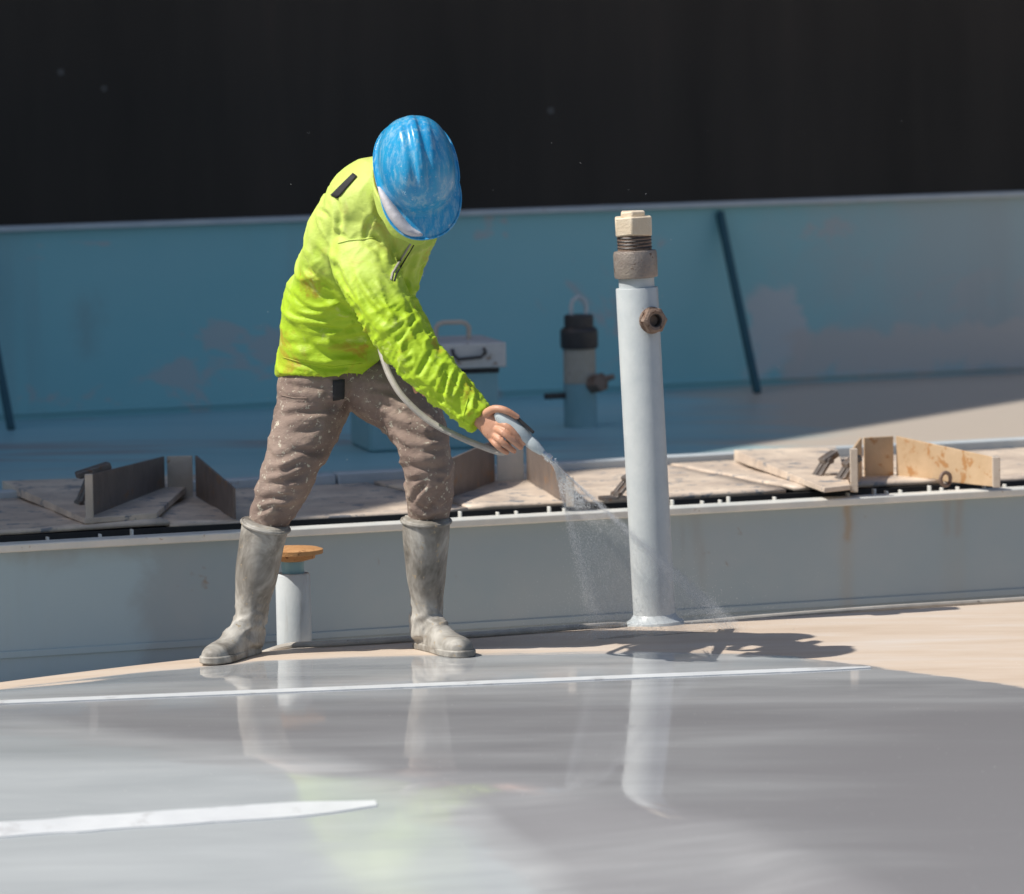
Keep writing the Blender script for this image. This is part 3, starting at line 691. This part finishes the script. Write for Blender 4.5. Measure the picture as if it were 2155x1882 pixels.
mb.tube([P(790, 470, -.18), P(760, 530, -.24), P(835, 690, -.34), P(945, 818, -.40), P(1008, 880, -.425)], [.04, .036, .030, .026, .024], 12)
mb.tube([P(850, 450, -.15), P(880, 460, -.12), P(845, 620, -.12), P(893, 730, -.20)], [.04, .036, .030, .026], 12)
mb.tube([P(700, 790, .05), P(655, 870, .03), P(605, 990, -.02), P(560, 1120, 0), P(520, 1300, .02)], [.075, .056, .042, .034, .030], 12)
mb.tube([P(760, 790, .05), P(860, 880, -.02), P(900, 1000, -.06), P(899, 1120, -.02), P(897, 1300, .02)], [.075, .056, .042, .034, .030], 12)
core = remesh(mb, .010, 3)
# hands: palm plus five separate jointed fingers each, fine voxel
mb = MB()
ring_loft(mb, [(992, 868, -.418, .024, .022), (1012, 880, -.428, .026, .021), (1026, 888, -.437, .032, .020), (1042, 899, -.447, .037, .019), (1056, 909, -.455, .033, .016)], 4, 18)
def finger(pts, rad):
    mb.tube(smooth_path([P(*p) for p in pts], 4), [.90 * interp(k / (4 * (len(pts) - 1)) * (len(rad) - 1), list(enumerate(rad))) for k in range(4 * (len(pts) - 1) + 1)], 10)
finger([(1046, 890, -.455), (1066, 896, -.482), (1088, 916, -.486), (1106, 935, -.476)], [.0105, .0102, .0092, .0072])
finger([(1044, 902, -.458), (1060, 911, -.487), (1082, 930, -.488), (1098, 944, -.474)], [.0108, .0104, .0094, .0074])
finger([(1038, 914, -.452), (1052, 926, -.480), (1070, 941, -.480), (1084, 951, -.464)], [.0104, .0100, .0090, .0072])
finger([(1032, 922, -.446), (1044, 936, -.468), (1058, 948, -.466), (1069, 954, -.452)], [.0094, .0090, .0080, .0064])
finger([(1020, 872, -.444), (1040, 861, -.468), (1064, 864, -.482), (1092, 880, -.480)], [.0130, .0120, .0104, .0080])
# left hand, relaxed behind the right forearm
ring_loft(mb, [(893, 722, -.19, .024, .02), (893, 738, -.20, .026, .018), (894, 756, -.21, .036, .016), (896, 778, -.215, .035, .014)], 3, 16)
for k, dx in enumerate((-26, -9, 9, 24)):
    L = (44, 52, 48, 38)[k]
    finger([(896 + dx * .7, 770, -.212), (897 + dx, 790, -.222), (899 + dx, 790 + L * .5, -.212), (902 + dx, 790 + L * .8, -.192)], [.009, .009, .0084, .0068])
finger([(876, 748, -.205), (862, 762, -.225), (860, 782, -.23), (866, 796, -.225)], [.011, .010, .009, .0072])
hands = remesh(mb, .0026, 2, .35)
bm = bmesh.new(); bm.from_mesh(core); bm.from_mesh(hands); bm.to_mesh(core); bm.free()
body = finish(core, 'body', M['skin'], person, ORG)

# --- jacket
mb = MB()
torso = ring_loft(mb, [(692, 790, .045, .137, .125), (692, 772, .045, .142, .130), (697, 720, .03, .140, .128), (716, 650, .00, .146, .128), (745, 570, -.06, .150, .13),
                       (778, 500, -.12, .158, .135), (810, 440, -.17, .150, .13), (838, 395, -.21, .115, .105), (850, 368, -.24, .075, .075)], 5, 36, 2.25)
ring_loft(mb, [(800, 455, -.18, .075, .08), (768, 492, -.20, .090, .088), (742, 520, -.21, .080, .08)], 4, 20)
ring_loft(mb, [(850, 440, -.14, .08, .09), (893, 410, -.14, .085, .085), (922, 415, -.13, .060, .07)], 4, 20)
rarm = ring_loft(mb, [(752, 500, -.19, .070, .07), (764, 545, -.235, .082, .078), (790, 605, -.29, .075, .072), (828, 680, -.335, .068, .066), (872, 745, -.365, .064, .060), (930, 803, -.392, .056, .052), (985, 857, -.412, .047, .043), (1012, 880, -.424, .042, .038)], 6, 26)
larm = ring_loft(mb, [(900, 440, -.12, .05, .065), (868, 505, -.12, .053, .068), (848, 565, -.12, .048, .064), (840, 635, -.13, .046, .060), (868, 700, -.17, .046, .052), (888, 738, -.20, .040, .042)], 5, 24)
jm = remesh(mb, .0048, 6)
N3 = lambda x, y, z: noise.noise(Vector((x, y, z)))
def jf(bi, s, a, p):
    d = .004 * N3(p.x * 9, p.y * 9, p.z * 9)
    if bi == 0:
        L = .62; k = s / L
        low = max(0, 1 - k * 2.4); mid = max(0, 1 - abs(k - .45) * 3)
        sag = s + .035 * math.cos(a + .6) - .02 * math.sin(a * 2 + 1)
        d += low * .004 * ridge(N3(sag * 17, math.cos(a) * .9, math.sin(a) * .9))
        d += mid * .005 * ridge(N3((s + .10 * math.cos(a)) * 13, math.cos(a) * 1.2 + 5, math.sin(a) * 1.2))
        d += .0045 * ridge(N3(p.x * 5 + p.z * 3, p.y * 5, p.z * 9 - p.x * 4))
        d *= min(1, (s + .003) / .03)
        if s < .035: d += .004 * math.sin(s / .035 * math.pi)
    elif bi == 1:
        fore = min(1, max(.25, (s - .16) / .16))
        sl = s + .018 * math.sin(a + .8)
        d += fore * .0042 * ridge(N3(sl * 24, math.cos(a) * .8 + 3, math.sin(a) * .8))
        d += fore * .0010 * ridge(N3(sl * 62 + 7, math.cos(a) * 1.4, math.sin(a) * 1.4))
        d += .004 * ridge(N3(s * 6, math.cos(a) * 2.2, math.sin(a) * 2.2 + 9))
    else:
        d += .005 * ridge(N3((s + .03 * math.cos(a)) * 16, math.cos(a), math.sin(a) + 4))
    return d
folds(jm, [torso, rarm, larm], jf)
creases(jm, [
    (1.2, 10, [(612, 690), (660, 734), (701, 749), (747, 747), (791, 736)]), [(625, 680), (670, 689), (721, 694), (778, 682)], [(597, 757), (644, 768), (701, 776), (765, 768)],
    (1.2, 9, [(655, 508), (674, 541), (701, 565), (712, 576)]), [(640, 560), (672, 590), (705, 612)], (1.0, 8, [(680, 612), (721, 642), (764, 668)]), [(608, 612), (634, 642), (668, 655)], [(600, 650), (630, 668), (690, 672)],
    (1.2, 8, [(704, 521), (711, 572), (741, 622), (764, 665), (796, 718)]), [(768, 508), (774, 474), (796, 446)], (1.0, 6, [(774, 496), (796, 506), (814, 531)]), (.9, 6, [(770, 512), (792, 524), (806, 548)]),
    (1.3, 8, [(788, 410), (802, 461), (819, 500), (828, 545), (826, 580)]), (1.0, 8, [(880, 510), (862, 560), (852, 610)]), (.9, 7, [(896, 520), (884, 560), (872, 600)]),
    (1.1, 8, [(752, 572), (794, 622), (835, 652), (866, 665)]), (.9, 7, [(748, 590), (778, 640), (822, 690)]), (.8, 7, [(735, 560), (752, 610), (790, 680)]),
    (.8, 6, [(872, 672), (852, 704), (826, 722)]), (.8, 6, [(908, 738), (892, 770), (876, 800)]), (.8, 6, [(946, 780), (934, 812), (924, 850)]),
    [(660, 440), (690, 455), (700, 500)], [(700, 405), (715, 450), (712, 495)], (.8, 8, [(600, 720), (640, 728), (660, 720)]), (.8, 8, [(690, 720), (740, 716), (780, 706)])], 5.6, .0052)
bvhJ = BVHTree.FromPolygons([v.co.copy() for v in jm.vertices], [list(p.vertices) for p in jm.polygons])
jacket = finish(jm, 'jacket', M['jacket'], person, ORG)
def surf(bvh, px, py, off):
    r = ray(px, py).normalized(); loc, n, i, d = bvh.ray_cast(CAM, r)
    if loc is None: return None
    return loc + n * off
def seam(bvh, pxs, rad, name, mat, parent, off=.0):
    pts = []
    for (a, b), (c, d) in zip(pxs, pxs[1:]):
        for k in range(8):
            q = surf(bvh, a + (c - a) * k / 8, b + (d - b) * k / 8, off)
            if q is not None: pts.append(q - ORG)
    if len(pts) < 3: return None
    mb = MB(); mb.tube(pts, rad, 6); return mb.build(name, mat, parent)
def patch(bvh, quad, nu, nv, off, name, mat, parent):
    """cloth patch following the surface: quad of four pixel corners"""
    a, b, c, d = [Vector((x, y, 0)) for x, y in quad]; pts = []; ok = True
    for j in range(nv + 1):
        for i in range(nu + 1):
            q = a.lerp(b, i / nu).lerp(d.lerp(c, i / nu), j / nv); s = surf(bvh, q.x, q.y, off)
            if s is None: return None
            pts.append(s - ORG)
    mb = MB(); n1 = nu + 1
    mb.add(pts, [(j * n1 + i, j * n1 + i + 1, (j + 1) * n1 + i + 1, (j + 1) * n1 + i) for j in range(nv) for i in range(nu)])
    o = mb.build(name, mat, parent); s = o.modifiers.new('solid', 'SOLIDIFY'); s.thickness = .002; s.offset = 1
    return o
seam(bvhJ, [(872, 500), (850, 535), (826, 575), (822, 592)], .0035, 'zipper', M['hose'], jacket)
seam(bvhJ, [(880, 500), (858, 537), (834, 577), (829, 594)], .0022, 'placket_seam', M['black'], jacket)
seam(bvhJ, [(712, 512), (735, 506), (765, 504), (792, 500)], .0022, 'shoulder_seam', M['jacket'], jacket, .0005)
seam(bvhJ, [(596, 752), (640, 764), (700, 772), (770, 764)], .0016, 'hem_seam', M['jacket'], jacket, .0005)
seam(bvhJ, [(985, 838), (978, 866), (972, 892)], .0016, 'cuff_seam', M['jacket'], jacket, .0005)
patch(bvhJ, [(697, 412), (712, 418), (752, 372), (744, 366)], 4, 8, .002, 'back_print', M['black'], jacket)
# collar: folded band round the neck
mb = MB(); cc = [(786, 372, -.29), (790, 405, -.33), (803, 440, -.365), (826, 472, -.39), (860, 492, -.40), (895, 488, -.385), (925, 462, -.35), (948, 415, -.30), (945, 372, -.25)]
pc = smooth_path([P(*c) for c in cc], 5); rg = []
for i, c in enumerate(pc):
    t = (pc[min(i + 1, len(pc) - 1)] - pc[max(i - 1, 0)]).normalized(); up = Vector((-.1, -.55, .83)); up = (up - t * up.dot(t)).normalized(); n = t.cross(up)
    wv = .027 + .005 * math.sin(i * .9)
    rg.append([c - up * wv - n * .006, c - up * wv + n * .006, c + up * wv + n * .004, c + up * wv - n * .004])
mb.rings(rg); mb.v = [v - ORG for v in mb.v]; co = mb.build('collar', M['jacket'], jacket, bevel=.003, angle=50)

# --- trousers
mb = MB()
ring_loft(mb, [(690, 735, .03, .118, .105), (694, 770, .04, .126, .112), (706, 805, .04, .118, .112), (735, 826, .04, .070, .10)], 4, 32)
legR = ring_loft(mb, [(672, 770, .04, .09, .10), (664, 812, .03, .100, .104), (655, 865, .02, .096, .098), (631, 930, -.01, .084, .088), (608, 990, -.03, .072, .078), (585, 1046, -.02, .062, .068), (566, 1096, -.01, .054, .058), (558, 1130, -.02, .044, .048)], 6, 28)
legL = ring_loft(mb, [(740, 780, .04, .08, .095), (795, 818, .03, .088, .10), (848, 858, .00, .084, .095), (882, 905, -.04, .076, .088), (896, 960, -.06, .069, .08), (905, 1015, -.05, .064, .073), (902, 1080, -.02, .056, .060), (899, 1120, -.01, .045, .050)], 6, 28)
tm = remesh(mb, .0048, 5)
def tf(bi, s, a, p):
    d = .004 * N3(p.x * 10, p.y * 10, p.z * 10)
    L = .45; k = s / L
    amp = .0042 * max(.35, min(1, k * 1.3))
    tw = s + .030 * math.sin(a + (1.2 if bi == 0 else -.5)) + .012 * math.cos(2 * a)
    d += amp * ridge(N3(tw * 14, math.cos(a) * .9 + bi * 7, math.sin(a) * .9))
    d *= 1.0
    d += .0011 * ridge(N3(tw * 34 + 3, math.cos(a) * 1.6, math.sin(a) * 1.6 + bi * 5))
    return d * min(1, max(0, (.47 - s) / .07))
folds(tm, [legR, legL], tf)
creases(tm, [
    (1.2, 8, [(588, 882), (612, 872), (667, 866), (725, 852)]), (1.2, 8, [(600, 940), (632, 947), (663, 952), (690, 940)]), (1.0, 8, [(576, 968), (602, 960), (634, 952)]), (1.3, 8, [(553, 1022), (587, 1017), (632, 1002), (657, 980)]),
    (1.2, 7, [(543, 1056), (579, 1047), (620, 1042)]), (1.1, 6, [(541, 1080), (572, 1066), (600, 1072)]), (.9, 8, [(596, 806), (632, 816), (690, 814)]), (.8, 7, [(680, 880), (655, 905), (610, 912)]), (.9, 7, [(562, 995), (600, 988), (648, 965)]), (.8, 6, [(556, 1040), (600, 1028), (632, 1030)]), (.7, 7, [(728, 835), (700, 850), (650, 846)]),
    (1.1, 8, [(790, 836), (837, 865), (894, 884)]), (1.1, 8, [(849, 979), (894, 988), (946, 982)]), (1.2, 6, [(864, 1062), (883, 1030), (902, 1010)]), (1.2, 6, [(868, 1052), (898, 1076), (928, 1042)]), (1.0, 8, [(828, 897), (875, 918), (928, 922)]), (.9, 7, [(842, 940), (880, 950), (935, 946)]), (.9, 6, [(858, 1015), (905, 1002), (950, 1012)]), (.8, 7, [(770, 816), (820, 824), (850, 836)]), (.9, 6, [(905, 1062), (930, 1066), (950, 1050)])], 5.2, .0052)
bvhT = BVHTree.FromPolygons([v.co.copy() for v in tm.vertices], [list(p.vertices) for p in tm.polygons])
trousers = finish(tm, 'trousers', M['trousers'], person, ORG)
patch(bvhT, [(700, 800), (724, 798), (724, 838), (700, 842)], 3, 5, .003, 'belt_end', M['black'], trousers)
seam(bvhT, [(592, 832), (620, 838), (650, 838)], .0018, 'pocket_seam', M['trousers'], trousers, .001)

# --- boots
def boot(shaft, heel, toe, label):
    """shaft rings in pixels; heel / toe are ground points of the sole"""
    mb = MB(); ring_loft(mb, shaft, 5, 28)
    d = toe - heel; L = d.length; d.normalize(); sdv = Vector((-d.y, d.x, 0)).normalized(); up = Vector((0, 0, 1))
    rg = []
    for t, hw, hh in ((-.02, .018, .035), (.0, .029, .055), (.12, .034, .080), (.28, .035, .090), (.42, .036, .070), (.55, .039, .052), (.70, .0425, .044), (.84, .041, .039), (.94, .033, .033), (.99, .019, .024), (1.005, .009, .018)):
        c = heel + d * (t * L) + up * .012; row = []
        for k in range(22):
            a = 2 * math.pi * k / 22; ca, sa = math.cos(a), math.sin(a)
            z = hh * max(0, sa) ** .75 if sa > 0 else -.004
            row.append(c + sdv * (hw * math.copysign(abs(ca) ** .8, ca)) + up * z)
        rg.append(row)
    mb.rings(rg); me = remesh(mb, .0055, 6)
    path = [P(*s[:3]) for s in shaft]
    def bf(bi, s, a, p):
        k = s / .36
        return .0022 * N3(p.x * 14, p.y * 14, p.z * 14) + .0045 * max(0, 1 - abs(k - .78) * 4) * ridge(N3(s * 34, math.cos(a), math.sin(a)))
    folds(me, [path], bf)
    o = finish(me, 'boot', M['boot'], person, ORG); o['label'] = label
    mb = MB(); out = []
    prof = [(-.05, .0), (-.04, .022), (.0, .031), (.1, .037), (.25, .036), (.4, .036), (.55, .040), (.7, .0445), (.84, .0435), (.94, .036), (1.0, .022), (1.02, .0)]
    for t, hw in prof: out.append(heel + d * (t * L) - sdv * hw)
    for t, hw in prof[::-1][1:-1]: out.append(heel + d * (t * L) + sdv * hw)
    zb = heel.z - .001
    mb.prism([(p.x, p.y) for p in out], zb, zb + .020); mb.v = [v - ORG for v in mb.v]
    mb.build('sole', M['boot'], o, bevel=.004, angle=50)
    mb = MB(); c0, c1 = P(*shaft[0][:3]), P(*shaft[1][:3]); r0 = shaft[0][3]; t = (c1 - c0).normalized(); sd = t.cross(Vector((0, 1, 0))).normalized(); dp = sd.cross(t)
    mb.tube([c0 + t * .008 + sd * (r0 + .001) * math.cos(x) + dp * (shaft[0][4] + .001) * math.sin(x) - ORG for x in [2 * math.pi * k / 28 for k in range(29)]], .0048, 8, False)
    mb.build('rim', M['boot'], o)
hl = PZ(538, 1381, -.012); hl.z = zdeck(*U(hl))
yR = hl.y
toeR = Vector((hl.x - .112, hl.y - .20, hl.z - .003))
boot([(560, 1100, yR - .03, .0630, .066), (550, 1150, yR - .02, .0600, .064), (540, 1210, yR - .01, .056, .061), (531, 1270, yR - .005, .046, .053), (525, 1325, yR - .01, .041, .050), (524, 1362, yR - .02, .036, .048)], Vector((hl.x - .012, hl.y + .03, hl.z)), toeR, 'muddy grey rubber boot set to the left')
hr = PZ(893, 1366, 0); hr.z = zdeck(*U(hr))
boot([(897, 1090, hr.y - .03, .0635, .066), (896, 1150, hr.y - .02, .0600, .064), (897, 1210, hr.y - .01, .0525, .058), (898, 1262, hr.y, .0435, .052), (897, 1312, hr.y, .041, .050), (896, 1346, hr.y - .01, .036, .048)], Vector((hr.x - .004, hr.y + .035, hr.z)), Vector((hr.x + .112, hr.y - .20, hr.z)), 'muddy grey rubber boot set to the right')

# --- hard hat
def helmet():
    mb = MB(); nA, nB = 160, 30; rg = []
    a0, b0, c0 = .097, .128, .135
    for j in range(1, nB + 5):
        row = []
        for k in range(nA):
            th = 2 * math.pi * k / nA; cs, sn = math.cos(th), math.sin(th); cs, sn = math.copysign(abs(cs) ** .86, cs), math.copysign(abs(sn) ** .86, sn)      # sn = forward
            front = max(0, (sn - .35) / .65) ** .8 if sn > .35 else 0
            if j <= nB:
                ph = (math.pi / 2) * j / nB; x = a0 * math.sin(ph) * cs; y = b0 * math.sin(ph) * sn; z = c0 * math.cos(ph) ** .9
                e = 1.0
                for xc, wd, hh, y0, y1 in ((0, .011, .009, -.122, .112), (.034, .009, .004, -.105, .095), (-.034, .009, .004, -.105, .095)):
                    wy = min(1, max(0, (y - y0) / .06)) * min(1, max(0, (y1 - y) / .03))
                    gsh = math.exp(-((x - xc) / wd) ** 4) * hh * wy
                    n = Vector((x / a0 ** 2, y / b0 ** 2, z / c0 ** 2)).normalized(); x += n.x * gsh; y += n.y * gsh; z += n.z * gsh
            else:
                q = (j - nB) / 4
                ext = q * (.010 + .052 * front)
                x = (a0 + ext * (.9 if front == 0 else .55)) * cs; y = (b0 + ext) * sn; z = -.010 * q - .016 * q * front
            row.append(H(x * 1.0, y, z + .022))
        rg.append(row)
    mb.rings(rg, False); mb.add([H(0, 0, c0 + .022 + .0088)] + [rg[0][k] for k in range(nA)], [(0, 1 + k, 1 + (k + 1) % nA) for k in range(nA)])
    mb.v = [v - ORG for v in mb.v]
    mb.weld = True
    o = mb.build('hard_hat', M['helmet'], person, angle=70)
    s = o.modifiers.new('solid', 'SOLIDIFY'); s.thickness = .003; s.offset = -1
    return o
hat = helmet()
mb = MB(); ed = []
for k in range(97):
    t = 2 * math.pi * k / 96; cs, sn = math.cos(t), math.sin(t); cs, sn = math.copysign(abs(cs) ** .86, cs), math.copysign(abs(sn) ** .86, sn)
    fr = max(0, (sn - .35) / .65) ** .8 if sn > .35 else 0; ext = .010 + .052 * fr
    ed.append(H((.097 + ext * (.9 if fr == 0 else .55)) * cs, (.128 + ext) * sn, .012 - .016 * fr) - ORG)
mb.tube(ed, .0026, 6, False)
mb.build('brim_edge', M['helmet'], hat)
# white cloth over the face, showing below the brim
mb = MB()
ring_loft(mb, [(802, 402, -.46, .006, .03), (815, 426, -.485, .013, .035), (834, 457, -.50, .017, .036), (860, 485, -.505, .015, .032), (890, 494, -.50, .007, .025)], 5, 20)
mm = remesh(mb, .006, 5); finish(mm, 'face_cloth', M['mask'], person, ORG)

# ------------------------------------------------------------------ spray gun and its hose
g0, g1 = P(1042, 866, -.462), P(1164, 972, -.482); gd = (g1 - g0).normalized()
gun = empty('spray_gun', g0); tag(gun, 'grey water spray gun held in the worker\'s hand, nozzle pointing down', 'spray gun')
def G(t, s=0.0, y=0.0):
    sd = gd.cross(Vector((0, 1, 0))).normalized(); return gd * t + sd * s + Vector((0, y, 0))
L = (g1 - g0).length
mb = MB(); mb.tube([G(L * t) for t in (.02, .08, .22, .40, .52, .58)], [.010, .017, .021, .022, .019, .014], 18); mb.build('body', M['gun'], gun)
mb = MB(); mb.tube([G(L * t) for t in (.56, .60, .70, .76, .82)], [.013, .016, .015, .012, .009], 16); mb.build('collar', M['gun'], gun)
mb = MB(); mb.tube([G(L * t) for t in (.80, .88, .885, .95, .96, 1.0)], [.007, .007, .011, .011, .007, .006], 14); mb.build('nozzle', M['metal'], gun)
mb = MB(); mb.bar(G(L * .12, .026, -.012), G(L * .56, .024, -.012), .008, .012, Vector((0, 1, 0))); mb.build('trigger', M['black'], gun, False, bevel=.002)
hq = [P(1060, 952, -.44), P(1010, 938, -.40), P(950, 912, -.37), P(900, 884, -.35), P(850, 838, -.33), P(822, 795, -.30), P(806, 752, -.26), P(800, 715, -.20), P(812, 680, -.12), P(850, 720, .10), P(872, 830, .16)]
hq = [P(1072, 925, -.455)] + hq
hq += [P(893, 930, .16), P(903, 1030, .15), P(899, 1150, .18), P(897, 1270, .18), P(897, 1335, .17)]
mb = MB(); mb.tube(smooth_path(hq, 8), .0085, 10); tag(mb.build('gun_hose', M['hose'], loc=hq[1]), 'thin grey hose hanging from the spray gun across the thigh', 'hose')

# ------------------------------------------------------------------ spray: thin sheet of mist plus drops
nozzle = g1
Lg, Rg = PZ(1250, 1312, 0), PZ(1545, 1300, 0)
Rg = Vector((Rg.x, .30, zdeck(*U(Vector((Rg.x, .30, 0)))))); Lg = Vector((Lg.x, .12, zdeck(*U(Vector((Lg.x, .12, 0))))))
def spray_pt(t, a):                     # a 0..1 across the fan
    e = Lg.lerp(Rg, a); return nozzle.lerp(e, t)
mb = MB(); rg = []
for i in range(13):
    t = i / 12; c = spray_pt(t, .5); hw = (spray_pt(t, 1) - spray_pt(t, 0)) / 2; n = Vector((hw.y, -hw.x, 0)); n = n.normalized() if n.length > 1e-5 else Vector((0, -1, 0))
    th = .004 + .030 * t
    rg.append([c + hw * (math.cos(x) * 1.0) + (Vector((.006, 0, 0)) * math.cos(x)) + n * (th * math.sin(x)) for x in [2 * math.pi * k / 20 for k in range(20)]])
mb.rings(rg)
mr = random.Random(9)
for a in [.0, .03, .07, .12, .2, .28, .36, .45, .55, .63, .72, .8, .86, .9, .93, .955, .975, 1.0, 1.02]:
    e = 1.0 if mr.random() < .7 else .8; k0 = mr.uniform(.003, .006); k1 = mr.uniform(.010, .026); off = Vector((0, mr.gauss(0, .05), 0))
    mb.tube([spray_pt(.02 + (e - .02) * i / 6, a) + off * (i / 6) for i in range(7)], [k0 + (k1 - k0) * i / 6 for i in range(7)], 8)
mist = mb.build('water_mist', make_mist('mist', 2.0)); tag(mist, 'faint fan of water mist below the nozzle', 'spray', kind='stuff')
ico = [Vector(v) for v in ((0, 0, 1), (1, 0, 0), (0, 1, 0), (-1, 0, 0), (0, -1, 0), (0, 0, -1))]; icf = [(0, 1, 2), (0, 2, 3), (0, 3, 4), (0, 4, 1), (5, 2, 1), (5, 3, 2), (5, 4, 3), (5, 1, 4)]
mb = MB(); rnd = random.Random(4)
def drop(p, r, st=1.0, d=None):
    pts = []
    for q in ico:
        x = q * r
        if d is not None: x = x + d * (x.dot(d) * (st - 1))
        pts.append(p + x)
    mb.add(pts, icf)
for i in range(30000):
    t = rnd.random() ** .75; a = rnd.choice((rnd.betavariate(.5, .5), rnd.gauss(.96, .022), rnd.gauss(.95, .04), rnd.gauss(.04, .035), rnd.gauss(.25, .15), rnd.random()))
    p = spray_pt(t, a); d = (p - nozzle).normalized(); p = p + Vector((rnd.gauss(0, .012 * t), rnd.gauss(0, .03 * t), rnd.gauss(0, .012 * t)))
    drop(p, rnd.uniform(.00022, .00042), rnd.uniform(2, 10), d)
for i in range(1300):
    t = rnd.random() ** 1.3 * .26; p = spray_pt(t, .46 + rnd.gauss(0, .14)) + Vector((rnd.gauss(0, .003), 0, rnd.gauss(0, .003))); drop(p, rnd.uniform(.0005, .0011) * (1 - t), rnd.uniform(3, 8), (p - nozzle).normalized())
for i in range(4500):
    b = Lg.lerp(Rg, rnd.betavariate(1.2, 1.6)) ; ang = rnd.uniform(0, 6.28); sp = rnd.expovariate(1 / .09)
    p = b + Vector((math.cos(ang) * sp * 1.3 - .05, math.sin(ang) * sp * .5, rnd.expovariate(1 / .045) )); drop(p, rnd.uniform(.0003, .0008))
for i in range(70):                    # stray drops drifting round the worker
    p = P(rnd.uniform(500, 2100), rnd.uniform(200, 1250), rnd.uniform(-1.6, 2.4)); drop(p, rnd.uniform(.0004, .0009))
tag(mb.build('water_drops', M['drop'], smooth=True, angle=180), 'fine water drops flying from the nozzle and off the deck', 'spray', kind='stuff')
mb = MB(); rg = []
for i in range(9):
    t = .34 * i / 8; c = spray_pt(t, .46); hw = .004 + .050 * (i / 8); 
    rg.append([c + Vector((hw * math.cos(x), .5 * hw * math.sin(x), -.2 * hw * math.cos(x))) for x in [2 * math.pi * k / 16 for k in range(16)]])
mb.rings(rg); tag(mb.build('water_jet', make_mist('jet', 4.0)), 'white water jet leaving the nozzle', 'spray', kind='stuff')
